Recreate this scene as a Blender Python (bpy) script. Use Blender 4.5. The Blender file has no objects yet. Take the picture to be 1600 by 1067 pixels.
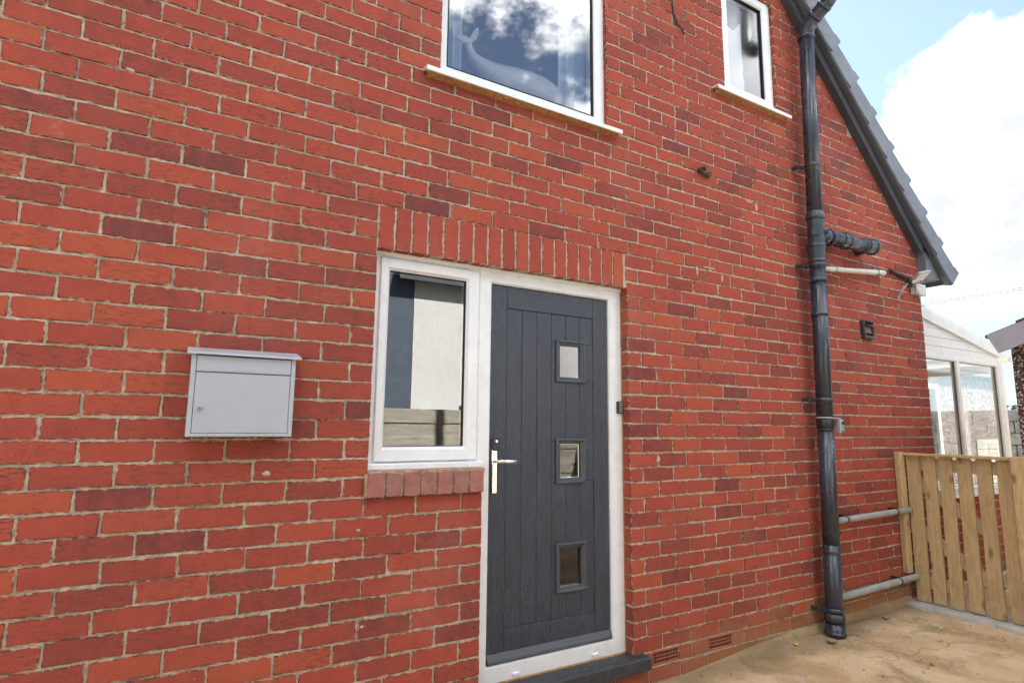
import bpy, math, random
from mathutils import Vector, Matrix
random.seed(7)
scn = bpy.context.scene
COL = scn.collection
V = Vector

# ------------------------------------------------------------------ camera
CAM = V((0.0, -2.60116, 1.40799))
cF = V((0.49513152, 0.8573867, 0.14047356))
cR = V((0.86516158, -0.50137852, 0.01072448))
cU = V((-0.07962545, -0.1162223, 0.99002635))
FPX = 902.7
cd = bpy.data.cameras.new("camera")
cd.sensor_width = 36.0
cd.lens = FPX / 1600.0 * 36.0
cd.clip_start = 0.05
cd.clip_end = 3000.0
co = bpy.data.objects.new("camera", cd)
COL.objects.link(co)
co.matrix_world = Matrix(((cR.x, cU.x, -cF.x, CAM.x), (cR.y, cU.y, -cF.y, CAM.y),
                          (cR.z, cU.z, -cF.z, CAM.z), (0, 0, 0, 1)))
scn.camera = co
scn.render.resolution_x, scn.render.resolution_y = 1024, 682
scn.render.engine = 'CYCLES'
scn.cycles.use_denoising = True
scn.cycles.max_bounces = 6
scn.cycles.transparent_max_bounces = 12
scn.cycles.sample_clamp_indirect = 6.0
scn.cycles.use_adaptive_sampling = True
scn.cycles.adaptive_threshold = 0.03
scn.cycles.adaptive_min_samples = 16
scn.cycles.caustics_reflective = False
scn.cycles.caustics_refractive = False

def project(p):
    q = V(p) - CAM
    z = max(q.dot(cF), 1e-3)
    return 800 + FPX * q.dot(cR) / z, 533.5 - FPX * q.dot(cU) / z

def pix_dir(u, v):
    return (cF + cR * ((u - 800) / FPX) + cU * ((533.5 - v) / FPX)).normalized()

# ------------------------------------------------------------------ world, sun, exposure
SUN_EL, SUN_AZ = math.radians(50.0), math.radians(23.0)      # azimuth measured from +Y towards +X
sun_dir = V((math.sin(SUN_AZ) * math.cos(SUN_EL), math.cos(SUN_AZ) * math.cos(SUN_EL), math.sin(SUN_EL)))
EXPOSURE = 2.82
CLOUD = 1.35
SKY = 0.040
scn.view_settings.view_transform = 'Standard'
scn.view_settings.look = 'None'
scn.view_settings.exposure = EXPOSURE
scn.view_settings.gamma = 1.0
scn.view_settings.use_curve_mapping = False

W = bpy.data.worlds.new("World")
scn.world = W
W.use_nodes = True
W.cycles.sampling_method = 'MANUAL'
W.cycles.sample_map_resolution = 512
wt = W.node_tree
for n in list(wt.nodes):
    wt.nodes.remove(n)

def NN(t, typ, **kw):
    n = t.nodes.new(typ)
    for k, v in kw.items():
        setattr(n, k, v)
    return n

def setin(t, sock, val):
    if hasattr(val, 'is_output'):
        t.links.new(val, sock)
    else:
        sock.default_value = val

def MATH(t, op, a, b=0.0, c=0.0, clamp=False):
    n = NN(t, 'ShaderNodeMath', operation=op, use_clamp=clamp)
    setin(t, n.inputs[0], a); setin(t, n.inputs[1], b); setin(t, n.inputs[2], c)
    return n.outputs[0]

def MIX(t, fac, a, b, mode='MIX'):
    n = NN(t, 'ShaderNodeMix', data_type='RGBA', blend_type=mode)
    setin(t, n.inputs[0], fac)
    setin(t, n.inputs[6], a if hasattr(a, 'is_output') or len(a) == 4 else (*a, 1))
    setin(t, n.inputs[7], b if hasattr(b, 'is_output') or len(b) == 4 else (*b, 1))
    return n.outputs[2]

def SMOOTH(t, x, a, b, lo=0.0, hi=1.0):
    n = NN(t, 'ShaderNodeMapRange', interpolation_type='SMOOTHSTEP')
    setin(t, n.inputs[0], x)
    n.inputs[1].default_value, n.inputs[2].default_value = a, b
    n.inputs[3].default_value, n.inputs[4].default_value = lo, hi
    return n.outputs[0]

def NOISE(t, vec, scale, detail=4.0, rough=0.55, dist=0.0):
    n = NN(t, 'ShaderNodeTexNoise')
    if vec is not None:
        t.links.new(vec, n.inputs['Vector'])
    n.inputs['Scale'].default_value = scale
    n.inputs['Detail'].default_value = detail
    n.inputs['Roughness'].default_value = rough
    n.inputs['Distortion'].default_value = dist
    return n.outputs['Fac']

def MAPV(t, vec, scale=(1, 1, 1), loc=(0, 0, 0), rot=(0, 0, 0)):
    n = NN(t, 'ShaderNodeMapping')
    t.links.new(vec, n.inputs[0])
    n.inputs['Scale'].default_value = scale
    n.inputs['Location'].default_value = loc
    n.inputs['Rotation'].default_value = rot
    return n.outputs[0]

sky = NN(wt, 'ShaderNodeTexSky', sky_type='NISHITA')
sky.sun_disc = False
sky.sun_elevation = SUN_EL
sky.sun_rotation = SUN_AZ
sky.altitude = 50
sky.air_density = 1.0
sky.dust_density = 0.5
sky.ozone_density = 1.6
tc = NN(wt, 'ShaderNodeTexCoord')
gen = tc.outputs['Generated']
sep = NN(wt, 'ShaderNodeSeparateXYZ')
wt.links.new(gen, sep.inputs[0])
el = sep.outputs[2]
# cumulus: noise over direction, flattened towards the horizon, with one large heap towards the end of the passage
nrm = NN(wt, 'ShaderNodeVectorMath', operation='NORMALIZE')
wt.links.new(gen, nrm.inputs[0])
big = NOISE(wt, MAPV(wt, nrm.outputs[0], (1, 1, 1.7), (8.4, 2.5, 7.1)), 3.1, 5.0, 0.56, 0.0)
fine = NOISE(wt, MAPV(wt, nrm.outputs[0], (1, 1, 1.3), (7.7, 2.2, 5.4)), 11.0, 5.0, 0.65)
heap_dir = pix_dir(1655, 285)
dot = NN(wt, 'ShaderNodeVectorMath', operation='DOT_PRODUCT')
wt.links.new(nrm.outputs[0], dot.inputs[0])
dot.inputs[1].default_value = heap_dir
heap = SMOOTH(wt, dot.outputs['Value'], math.cos(math.radians(15.0)), math.cos(math.radians(7)))
cov = MATH(wt, 'ADD', MATH(wt, 'MULTIPLY_ADD', fine, 0.42, big), MATH(wt, 'MULTIPLY', heap, 0.42))
cov = MATH(wt, 'SUBTRACT', cov, MATH(wt, 'MULTIPLY', SMOOTH(wt, dot.outputs['Value'], math.cos(math.radians(45)), math.cos(math.radians(25))), 0.16))
mask = MATH(wt, 'MULTIPLY', SMOOTH(wt, cov, 0.66, 0.83), SMOOTH(wt, el, 0.12, 0.24))
hazy = SMOOTH(wt, el, 0.36, 0.10)
shade = SMOOTH(wt, NOISE(wt, MAPV(wt, nrm.outputs[0], (1, 1, 2.0), (1.7, 4.4, 0.2)), 4.0, 4.0), 0.30, 0.66)
shade = MATH(wt, 'MULTIPLY', shade, SMOOTH(wt, el, 0.38, 0.62))
low = MIX(wt, SMOOTH(wt, fine, 0.36, 0.62), (CLOUD * 0.098, CLOUD * 0.101, CLOUD * 0.110), (CLOUD * 0.17, CLOUD * 0.17, CLOUD * 0.17))
ccol = MIX(wt, shade, low, (CLOUD * 1.0, CLOUD * 0.985, CLOUD * 0.96))
skyc = NN(wt, 'ShaderNodeVectorMath', operation='SCALE')
wt.links.new(sky.outputs[0], skyc.inputs[0])
skyc.inputs['Scale'].default_value = SKY
c1 = MIX(wt, MATH(wt, 'MULTIPLY', hazy, 0.85), skyc.outputs[0], (0.112, 0.136, 0.152))
c1 = MIX(wt, 0.14, c1, (0.135, 0.137, 0.14))
c2 = MIX(wt, mask, c1, ccol)
bg = NN(wt, 'ShaderNodeBackground')
wt.links.new(c2, bg.inputs['Color'])
bg.inputs['Strength'].default_value = 1.0
wo = NN(wt, 'ShaderNodeOutputWorld')
wt.links.new(bg.outputs[0], wo.inputs[0])

sd = bpy.data.lights.new("sun", 'SUN')
sd.energy = 3.0
sd.angle = math.radians(0.53)
sd.color = (1.0, 0.95, 0.87)
so = bpy.data.objects.new("sun", sd)
COL.objects.link(so)
so.rotation_euler = (-sun_dir).to_track_quat('-Z', 'Y').to_euler()
so.location = (8, 6, 12)

# ------------------------------------------------------------------ materials
MATS = {}

def new_mat(name):
    m = bpy.data.materials.new(name)
    m.use_nodes = True
    t = m.node_tree
    for n in list(t.nodes):
        t.nodes.remove(n)
    out = NN(t, 'ShaderNodeOutputMaterial')
    b = NN(t, 'ShaderNodeBsdfPrincipled')
    t.links.new(b.outputs[0], out.inputs[0])
    geo = NN(t, 'ShaderNodeNewGeometry')
    MATS[name] = m
    return m, t, b, geo.outputs['Position'], out

def bump(t, b, h, dist, strength=1.0):
    n = NN(t, 'ShaderNodeBump')
    n.inputs['Distance'].default_value = dist
    n.inputs['Strength'].default_value = strength
    t.links.new(h, n.inputs['Height'])
    t.links.new(n.outputs[0], b.inputs['Normal'])

def simple(name, col, rough=0.5, metal=0.0, var=0.12, scale=9.0, dirt=None, dirt_amt=0.35, bumpd=0.0, bscale=60.0, spec=0.5, rvar=0.12):
    m, t, b, P, out = new_mat(name)
    n = NOISE(t, P, scale, 5.0, 0.6)
    c = MIX(t, SMOOTH(t, n, 0.25, 0.75), tuple(x * (1 - var) for x in col), tuple(min(1, x * (1 + var)) for x in col))
    if dirt:
        n2 = NOISE(t, MAPV(t, P, (1, 1, 0.45), (2, 5, 1)), scale * 1.7, 7.0, 0.68)
        c = MIX(t, MATH(t, 'MULTIPLY', SMOOTH(t, n2, 0.52, 0.74), dirt_amt), c, dirt)
    t.links.new(c, b.inputs['Base Color'])
    r = SMOOTH(t, NOISE(t, P, scale * 2.3, 4.0), 0.2, 0.8, max(0.03, rough - rvar), min(1, rough + rvar))
    t.links.new(r, b.inputs['Roughness'])
    b.inputs['Metallic'].default_value = metal
    b.inputs['Specular IOR Level'].default_value = spec
    if bumpd:
        bump(t, b, NOISE(t, P, bscale, 4.0, 0.6), bumpd)
    return m

def brick_material(name, mode, dust=0.0):
    m, t, b, P, out = new_mat(name)
    if mode == 'object':
        oi = NN(t, 'ShaderNodeObjectInfo')
        tone = oi.outputs['Color']
    else:
        at = NN(t, 'ShaderNodeAttribute', attribute_name='tone')
        tone = at.outputs['Color']
    s = NN(t, 'ShaderNodeSeparateColor')
    t.links.new(tone, s.inputs[0])
    hue, dark, speck = s.outputs[0], s.outputs[1], s.outputs[2]
    ramp = NN(t, 'ShaderNodeValToRGB')
    e = ramp.color_ramp.elements
    e[0].position, e[0].color = 0.0, (0.41, 0.086, 0.047, 1)
    e[1].position, e[1].color = 1.0, (0.15, 0.043, 0.044, 1)
    e2 = ramp.color_ramp.elements.new(0.38); e2.color = (0.36, 0.064, 0.045, 1)
    e3 = ramp.color_ramp.elements.new(0.72); e3.color = (0.27, 0.055, 0.044, 1)
    blot = NOISE(t, P, 15.0, 3.0, 0.6)
    t.links.new(MATH(t, 'ADD', hue, MATH(t, 'MULTIPLY_ADD', blot, 0.9, -0.45)), ramp.inputs[0])
    c = ramp.outputs[0]
    # fired scorching: streaky dark drag marks along the brick
    drag = NOISE(t, MAPV(t, P, (1.0, 1.0, 3.6), (1, 2, 3)), 24.0, 5.0, 0.72)
    dm = MATH(t, 'MULTIPLY', SMOOTH(t, drag, 0.48, 0.64), MATH(t, 'MULTIPLY_ADD', dark, 0.95, 0.08, clamp=True))
    c = MIX(t, dm, c, (0.115, 0.045, 0.038))
    # small pits and dark specks
    pit = NOISE(t, P, 150.0, 2.0, 0.65)
    patch = SMOOTH(t, NOISE(t, P, 13.0, 1.0), 0.38, 0.62)
    pm = MATH(t, 'MULTIPLY', SMOOTH(t, pit, 0.61, 0.66), MATH(t, 'MULTIPLY', MATH(t, 'MULTIPLY_ADD', patch, 0.75, 0.25), MATH(t, 'MULTIPLY_ADD', speck, 0.8, 0.2)))
    c = MIX(t, pm, c, (0.035, 0.018, 0.016))
    # fine grain
    gr = NOISE(t, P, 420.0, 0.0, 0.5)
    c = MIX(t, SMOOTH(t, gr, 0.3, 0.75, 0.0, 0.18), c, (0.55, 0.20, 0.13))
    # pale lime bloom and mortar smears in a few places
    bl = NOISE(t, MAPV(t, P, (1, 1, 1.4), (9, 4, 2)), 5.2, 4.0, 0.66)
    c = MIX(t, SMOOTH(t, bl, 0.66, 0.82, 0.0, 0.35), c, (0.56, 0.40, 0.34))
    sm = NOISE(t, MAPV(t, P, (1, 1, 1), (4, 1, 8)), 30.0, 4.0, 0.7)
    c = MIX(t, SMOOTH(t, sm, 0.70, 0.745, 0.0, 0.75), c, (0.52, 0.40, 0.30))
    ea = NN(t, 'ShaderNodeAttribute', attribute_name='edge')
    ed = ea.outputs['Fac']
    en = NOISE(t, MAPV(t, P, (1, 1, 1), (2, 8, 5)), 26.0, 4.0, 0.7)
    c = MIX(t, SMOOTH(t, MATH(t, 'MULTIPLY_ADD', en, 1.3, MATH(t, 'MULTIPLY', ed, 0.55)), 0.98, 1.24, 0.0, 0.70), c, (0.10, 0.040, 0.030))
    e3n = NOISE(t, MAPV(t, P, (1, 1, 1), (7, 3, 1)), 38.0, 4.0, 0.68)
    c = MIX(t, SMOOTH(t, MATH(t, 'MULTIPLY_ADD', e3n, 1.2, MATH(t, 'MULTIPLY', ed, 0.50)), 1.09, 1.17, 0.0, 0.80), c, (0.54, 0.43, 0.31))
    we = NOISE(t, MAPV(t, P, (1.0, 1.0, 0.55), (3, 2, 9)), 1.3, 3.0, 0.55)
    c = MIX(t, SMOOTH(t, we, 0.45, 0.66, 0.0, 0.22), c, (0.15, 0.050, 0.045))
    pk = NOISE(t, MAPV(t, P, (1.0, 1.0, 0.7), (8, 2, 3)), 1.9, 4.0, 0.6)
    c = MIX(t, SMOOTH(t, pk, 0.55, 0.75, 0.0, 0.12), c, (0.52, 0.24, 0.20))
    # splashed soil at the foot of the wall
    sp = NN(t, 'ShaderNodeSeparateXYZ')
    t.links.new(P, sp.inputs[0])
    foot = MATH(t, 'ADD', sp.outputs[2], MATH(t, 'MULTIPLY_ADD', NOISE(t, P, 3.5, 3.0, 0.6), 0.5, -0.25))
    east = SMOOTH(t, sp.outputs[0], 2.2, 3.6)
    c = MIX(t, MATH(t, 'MULTIPLY', SMOOTH(t, foot, 0.30, 0.06, 0.0, 0.8), MATH(t, 'MULTIPLY_ADD', east, 0.8, 0.2)), c, (0.30, 0.175, 0.082))
    if dust:
        dn = NOISE(t, P, 20.0, 4.0, 0.65)
        c = MIX(t, SMOOTH(t, dn, 0.25, 0.7, dust * 0.5, dust), c, (0.44, 0.25, 0.22))
    t.links.new(c, b.inputs['Base Color'])
    b.inputs['Roughness'].default_value = 0.82
    b.inputs['Specular IOR Level'].default_value = 0.12
    bump(t, b, NOISE(t, MAPV(t, P, (1, 1, 1.6)), 80.0, 4.0, 0.7), 0.003, 0.9)
    return m

M_BRICK_O = brick_material('brick_single', 'object')
M_BRICK_A = brick_material('brick_joined', 'attr')
M_BRICK_S = brick_material('brick_dusty', 'object', 0.65)

def mortar_material(name, base=(0.55, 0.455, 0.35)):
    m, t, b, P, out = new_mat(name)
    n = NOISE(t, P, 34.0, 4.0, 0.7)
    c = MIX(t, SMOOTH(t, n, 0.30, 0.72), tuple(x * 0.62 for x in base), tuple(min(1, x * 1.22) for x in base))
    lime = NOISE(t, MAPV(t, P, (1, 1, 1), (3, 3, 7)), 11.0, 4.0, 0.7)
    c = MIX(t, SMOOTH(t, lime, 0.56, 0.72, 0.0, 0.65), c, (0.66, 0.60, 0.52))
    soot_gaps = NOISE(t, MAPV(t, P, (1, 1, 1), (8, 1, 2)), 7.0, 4.0, 0.72)
    c = MIX(t, SMOOTH(t, soot_gaps, 0.575, 0.69, 0.0, 0.78), c, (0.105, 0.065, 0.04))  # dark patches: soot, and painted shade of gaps where mortar is missing
    ru = NOISE(t, MAPV(t, P, (1, 1, 1), (1, 6, 4)), 3.2, 3.0, 0.6)
    c = MIX(t, SMOOTH(t, ru, 0.50, 0.70, 0.0, 0.5), c, (0.36, 0.22, 0.10))
    t.links.new(c, b.inputs['Base Color'])
    b.inputs['Roughness'].default_value = 0.95
    b.inputs['Specular IOR Level'].default_value = 0.2
    bump(t, b, MATH(t, 'ADD', NOISE(t, P, 160.0, 2.0, 0.7), MATH(t, 'MULTIPLY', NOISE(t, P, 28.0, 2.0), 1.4)), 0.005, 1.0)
    return m

M_MORTAR = mortar_material('mortar')
M_UPVC = simple('white_upvc', (0.80, 0.81, 0.82), 0.32, var=0.03, scale=5.0, dirt=(0.62, 0.58, 0.50), dirt_amt=0.35)
M_UPVC_OLD = simple('cream_upvc', (0.83, 0.81, 0.76), 0.45, var=0.05, scale=6.0, dirt=(0.55, 0.48, 0.36), dirt_amt=0.4)
M_RUBBER = simple('black_rubber', (0.02, 0.02, 0.022), 0.6)
M_SEAL = simple('brown_sealant', (0.36, 0.19, 0.06), 0.8, var=0.4, scale=40.0, bumpd=0.002, bscale=90.0)
M_PIPE = simple('black_pvc', (0.032, 0.039, 0.055), 0.27, var=0.15, scale=3.0, dirt=(0.07, 0.068, 0.062), dirt_amt=0.15, spec=0.6, rvar=0.03)
M_PIPEGREY = simple('grey_pvc', (0.30, 0.30, 0.29), 0.5, var=0.15, scale=11.0, dirt=(0.20, 0.18, 0.10), dirt_amt=0.7)
M_PIPEWHITE = simple('white_pvc', (0.66, 0.62, 0.55), 0.45, var=0.08, scale=9.0, dirt=(0.40, 0.34, 0.24), dirt_amt=0.5)
M_VERGE = simple('grey_verge', (0.150, 0.168, 0.195), 0.5, var=0.12, scale=5.0, dirt=(0.20, 0.20, 0.19), dirt_amt=0.4)
M_BARGE = simple('grey_bargeboard', (0.072, 0.080, 0.096), 0.42, var=0.12, scale=5.0, dirt=(0.13, 0.125, 0.12), dirt_amt=0.4)
M_TILE = simple('grey_tile', (0.09, 0.10, 0.115), 0.75, var=0.2, scale=7.0, bumpd=0.002)
M_SILVER = simple('silver_paint', (0.47, 0.495, 0.545), 0.38, metal=0.15, var=0.035, scale=3.0, dirt=(0.36, 0.36, 0.36), dirt_amt=0.25)
M_GAP_SHADE = simple('gap_shade', (0.05, 0.05, 0.055), 0.7)
M_CHROME = simple('chrome', (0.86, 0.85, 0.83), 0.10, metal=1.0, var=0.03, rvar=0.05)
M_BLACK = simple('black_plastic', (0.018, 0.018, 0.02), 0.35)
M_GREYP = simple('grey_plastic', (0.33, 0.335, 0.35), 0.45)
M_LIGHTP = simple('pale_plastic', (0.62, 0.60, 0.55), 0.4)
M_BROWNP = simple('brown_plastic', (0.055, 0.042, 0.042), 0.45, var=0.2)
M_RUST = simple('rusty_iron', (0.075, 0.050, 0.036), 0.85, var=0.5, scale=60.0, bumpd=0.004, bscale=120.0, dirt=(0.22, 0.16, 0.11), dirt_amt=0.6)
M_STEP = simple('black_masonry_paint', (0.034, 0.037, 0.043), 0.62, var=0.25, scale=20.0, bumpd=0.0035, bscale=130.0, dirt=(0.16, 0.14, 0.11), dirt_amt=0.5)
M_WHITE_CER = simple('white_glaze', (0.93, 0.92, 0.90), 0.35, var=0.05, scale=8.0, dirt=(0.62, 0.50, 0.46), dirt_amt=0.3)
M_CURTAIN = simple('pale_curtain', (0.72, 0.80, 0.86), 0.9, var=0.05)
M_PANEL = simple('pale_panel', (0.84, 0.87, 0.90), 0.9, var=0.04)
M_ROOM = simple('room_plaster', (0.30, 0.31, 0.32), 0.9)
M_RENDERW = simple('white_render', (0.74, 0.73, 0.70), 0.9, var=0.06, scale=1.2, dirt=(0.55, 0.53, 0.49), dirt_amt=0.5, bumpd=0.004, bscale=50.0)
M_SLATE = simple('dark_cladding', (0.085, 0.11, 0.145), 0.7, var=0.15)
M_CONC = simple('pale_concrete', (0.42, 0.41, 0.37), 0.9, var=0.16, scale=11.0, dirt=(0.20, 0.18, 0.12), dirt_amt=0.6, bumpd=0.003, bscale=70.0)
M_BLOCK = simple('grey_block', (0.15, 0.15, 0.14), 0.95, var=0.3, scale=10.0, bumpd=0.004, bscale=40.0)
M_FASCIA = simple('lilac_fascia', (0.40, 0.40, 0.47), 0.5, var=0.05, scale=6.0)
M_WIRE = simple('wire', (0.10, 0.10, 0.11), 0.6)
M_LEAFY = simple('yellow_leaf', (0.55, 0.48, 0.06), 0.7)
M_LEAFB = simple('dry_leaf', (0.30, 0.21, 0.13), 0.85, var=0.3, scale=60)
M_GRIT = simple('pale_grit', (0.55, 0.50, 0.44), 0.9, var=0.4, scale=30)
M_SCREW = simple('screw', (0.25, 0.24, 0.23), 0.4, metal=0.8)
M_AIRBRICK = simple('terracotta', (0.30, 0.095, 0.055), 0.85, var=0.2, scale=30, dirt=(0.30, 0.22, 0.15), dirt_amt=0.5, bumpd=0.002, bscale=150)
M_VOID_SHADE = simple('void_shade', (0.01, 0.009, 0.008), 0.95)  # near-black colour for the shade inside openings

def door_material():
    m, t, b, P, out = new_mat('anthracite_woodgrain')
    n = NOISE(t, MAPV(t, P, (1, 1, 0.055)), 62.0, 6.0, 0.62, 1.3)
    n2 = NOISE(t, MAPV(t, P, (1, 1, 0.16), (3, 1, 2)), 13.0, 4.0, 0.5, 2.2)
    g = MATH(t, 'MULTIPLY_ADD', MATH(t, 'SINE', MATH(t, 'MULTIPLY', n2, 55.0)), 0.18, n)
    c = MIX(t, SMOOTH(t, g, 0.3, 0.75), (0.022, 0.030, 0.045), (0.046, 0.057, 0.080))
    t.links.new(c, b.inputs['Base Color'])
    t.links.new(SMOOTH(t, g, 0.2, 0.8, 0.34, 0.52), b.inputs['Roughness'])
    b.inputs['Specular IOR Level'].default_value = 0.55
    bump(t, b, g, 0.0016, 0.8)
    return m

M_DOOR = door_material()
M_DOORTRIM = simple('anthracite_trim', (0.055, 0.064, 0.080), 0.36, var=0.08)

def wood_material(name, lo, hi, knot=(0.13, 0.06, 0.025), axis='z', sc=1.0, seed=0.0, grey=0.0):
    m, t, b, P, out = new_mat(name)
    s = {'z': (1, 1, 0.07), 'x': (0.07, 1, 1), 'y': (1, 0.07, 1)}[axis]
    oi = NN(t, 'ShaderNodeObjectInfo')
    off = NN(t, 'ShaderNodeCombineXYZ')
    for i, f in enumerate((9.0, 13.0, 17.0)):
        t.links.new(MATH(t, 'MULTIPLY_ADD', oi.outputs['Random'], f, seed), off.inputs[i])
    add = NN(t, 'ShaderNodeVectorMath', operation='ADD')
    t.links.new(P, add.inputs[0]); t.links.new(off.outputs[0], add.inputs[1])
    Q = add.outputs[0]
    n = NOISE(t, MAPV(t, Q, s), 55.0 * sc, 6.0, 0.6, 0.8)
    n2 = NOISE(t, MAPV(t, Q, tuple(x if x == 1 else 0.22 for x in s)), 9.0 * sc, 3.0, 0.5, 1.0)
    ring = MATH(t, 'SINE', MATH(t, 'MULTIPLY', n2, 46.0))
    c = MIX(t, SMOOTH(t, MATH(t, 'MULTIPLY_ADD', ring, 0.10, n), 0.22, 0.80), lo, hi)
    v = NN(t, 'ShaderNodeTexVoronoi')
    t.links.new(MAPV(t, Q, tuple(x if x == 1 else 0.42 for x in s)), v.inputs['Vector'])
    v.inputs['Scale'].default_value = 9.0 * sc
    c = MIX(t, SMOOTH(t, v.outputs['Distance'], 0.20, 0.07, 0.0, 0.85), c, knot)
    st = NOISE(t, P, 6.0, 6.0, 0.65)
    c = MIX(t, SMOOTH(t, st, 0.55, 0.75, 0.0, 0.4), c, tuple(x * 0.55 for x in lo))
    c = MIX(t, MATH(t, 'MULTIPLY', oi.outputs['Random'], 0.28), c, tuple(x * 0.7 for x in lo))
    t.links.new(c, b.inputs['Base Color'])
    b.inputs['Roughness'].default_value = 0.8
    b.inputs['Specular IOR Level'].default_value = 0.3
    bump(t, b, n, 0.002, 0.7)
    return m

M_GATE = wood_material('gate_timber', (0.48, 0.33, 0.155), (0.62, 0.46, 0.255), knot=(0.20, 0.10, 0.04))
M_FENCE = wood_material('weathered_timber', (0.33, 0.31, 0.25), (0.50, 0.48, 0.40), knot=(0.12, 0.10, 0.07), axis='x', sc=0.6)

def glass_material(name, refl=0.16, tint=(0.92, 0.95, 0.95), rough=0.0, ior=1.5):
    m, t, b, P, out = new_mat(name)
    t.nodes.remove(b)
    fr = NN(t, 'ShaderNodeFresnel')
    fr.inputs['IOR'].default_value = ior
    tr = NN(t, 'ShaderNodeBsdfTransparent')
    tr.inputs[0].default_value = (*tint, 1)
    gl = NN(t, 'ShaderNodeBsdfGlossy')
    gl.inputs['Roughness'].default_value = rough
    gl.inputs['Color'].default_value = (0.95, 0.97, 1.0, 1)
    mx = NN(t, 'ShaderNodeMixShader')
    f = MATH(t, 'ADD', fr.outputs[0], refl, clamp=True)
    t.links.new(f, mx.inputs[0])
    t.links.new(tr.outputs[0], mx.inputs[1])
    t.links.new(gl.outputs[0], mx.inputs[2])
    t.links.new(mx.outputs[0], out.inputs[0])
    return m

M_GLASS = glass_material('double_glazing', 0.19)
M_GLASS_UP = glass_material('coated_glazing', 0.24, (0.97, 0.98, 1.0))
M_GLASS_LITE = glass_material('lite_glazing', 0.045)
M_GLASS_OBS = glass_material('obscured_glazing', 0.10, (0.95, 0.98, 0.99), 0.12)
M_GLASS_CON = glass_material('clear_glazing', 0.22, (0.88, 0.92, 0.92))

def pebble_material():
    m, t, b, P, out = new_mat('pebbledash')
    v = NN(t, 'ShaderNodeTexVoronoi')
    t.links.new(P, v.inputs['Vector'])
    v.inputs['Scale'].default_value = 70.0
    s = NN(t, 'ShaderNodeSeparateColor')
    t.links.new(v.outputs['Color'], s.inputs[0])
    c = MIX(t, SMOOTH(t, s.outputs[0], 0.25, 0.75), (0.15, 0.085, 0.065), (0.66, 0.57, 0.52))
    c = MIX(t, SMOOTH(t, v.outputs['Distance'], 0.35, 0.6), c, (0.07, 0.045, 0.038))
    t.links.new(c, b.inputs['Base Color'])
    b.inputs['Roughness'].default_value = 0.85
    bump(t, b, MATH(t, 'SUBTRACT', 1.0, v.outputs['Distance']), 0.012, 1.0)
    return m

M_PEBBLE = pebble_material()

def drive_material():
    m, t, b, P, out = new_mat('stained_concrete')
    n = NOISE(t, P, 2.3, 8.0, 0.62, 0.4)
    c = MIX(t, SMOOTH(t, n, 0.30, 0.70), (0.42, 0.275, 0.135), (0.66, 0.49, 0.295))
    al = NOISE(t, MAPV(t, P, (1, 1, 1), (4, 2, 0)), 2.9, 6.0, 0.6, 0.6)
    c = MIX(t, SMOOTH(t, al, 0.50, 0.68, 0.0, 0.75), c, (0.25, 0.19, 0.065))
    da = NOISE(t, MAPV(t, P, (1, 1, 1), (1, 7, 0)), 4.6, 7.0, 0.65)
    c = MIX(t, SMOOTH(t, da, 0.55, 0.72, 0.0, 0.6), c, (0.17, 0.105, 0.055))
    pa = NOISE(t, MAPV(t, P, (1, 1, 1), (6, 1, 0)), 1.6, 7.0, 0.6, 0.5)
    c = MIX(t, SMOOTH(t, pa, 0.58, 0.66, 0.0, 0.55), c, (0.56, 0.48, 0.39))
    gr = NOISE(t, P, 75.0, 3.0, 0.65)
    c = MIX(t, SMOOTH(t, gr, 0.53, 0.68, 0.0, 0.5), c, (0.62, 0.52, 0.41))
    g2 = NOISE(t, MAPV(t, P, (1, 1, 1), (2, 2, 2)), 55.0, 3.0, 0.65)
    c = MIX(t, SMOOTH(t, g2, 0.60, 0.72, 0.0, 0.6), c, (0.13, 0.085, 0.05))
    wv = NN(t, 'ShaderNodeVectorMath', operation='ADD')
    nz3 = NN(t, 'ShaderNodeTexNoise'); t.links.new(P, nz3.inputs['Vector']); nz3.inputs['Scale'].default_value = 5.0
    sc3 = NN(t, 'ShaderNodeVectorMath', operation='SCALE'); t.links.new(nz3.outputs['Color'], sc3.inputs[0]); sc3.inputs['Scale'].default_value = 0.35
    t.links.new(P, wv.inputs[0]); t.links.new(sc3.outputs[0], wv.inputs[1])
    vo = NN(t, 'ShaderNodeTexVoronoi', feature='DISTANCE_TO_EDGE'); t.links.new(MAPV(t, wv.outputs[0], (1, 1, 0.01)), vo.inputs['Vector']); vo.inputs['Scale'].default_value = 0.75
    c = MIX(t, SMOOTH(t, vo.outputs['Distance'], 0.0035, 0.0005, 0.0, 0.45), c, (0.10, 0.065, 0.035))
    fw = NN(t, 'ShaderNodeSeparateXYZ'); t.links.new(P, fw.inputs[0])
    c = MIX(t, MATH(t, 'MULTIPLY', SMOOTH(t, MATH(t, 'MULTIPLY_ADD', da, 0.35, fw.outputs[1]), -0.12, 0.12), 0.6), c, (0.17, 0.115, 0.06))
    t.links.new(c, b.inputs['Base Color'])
    t.links.new(SMOOTH(t, da, 0.4, 0.7, 0.85, 0.55), b.inputs['Roughness'])
    bump(t, b, MATH(t, 'ADD', NOISE(t, P, 120.0, 5.0, 0.7), MATH(t, 'MULTIPLY', n, 2.0)), 0.006, 0.9)
    return m

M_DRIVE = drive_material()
M_GRASS = simple('rough_grass', (0.10, 0.13, 0.045), 0.95, var=0.4, scale=0.8, bumpd=0.03, bscale=20)
M_LEAF = simple('leaf', (0.05, 0.085, 0.025), 0.6, var=0.4, scale=3.0)
M_BARK = simple('bark', (0.10, 0.075, 0.05), 0.9, var=0.3, scale=20)

# ------------------------------------------------------------------ mesh helpers
ORG = {}

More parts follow.
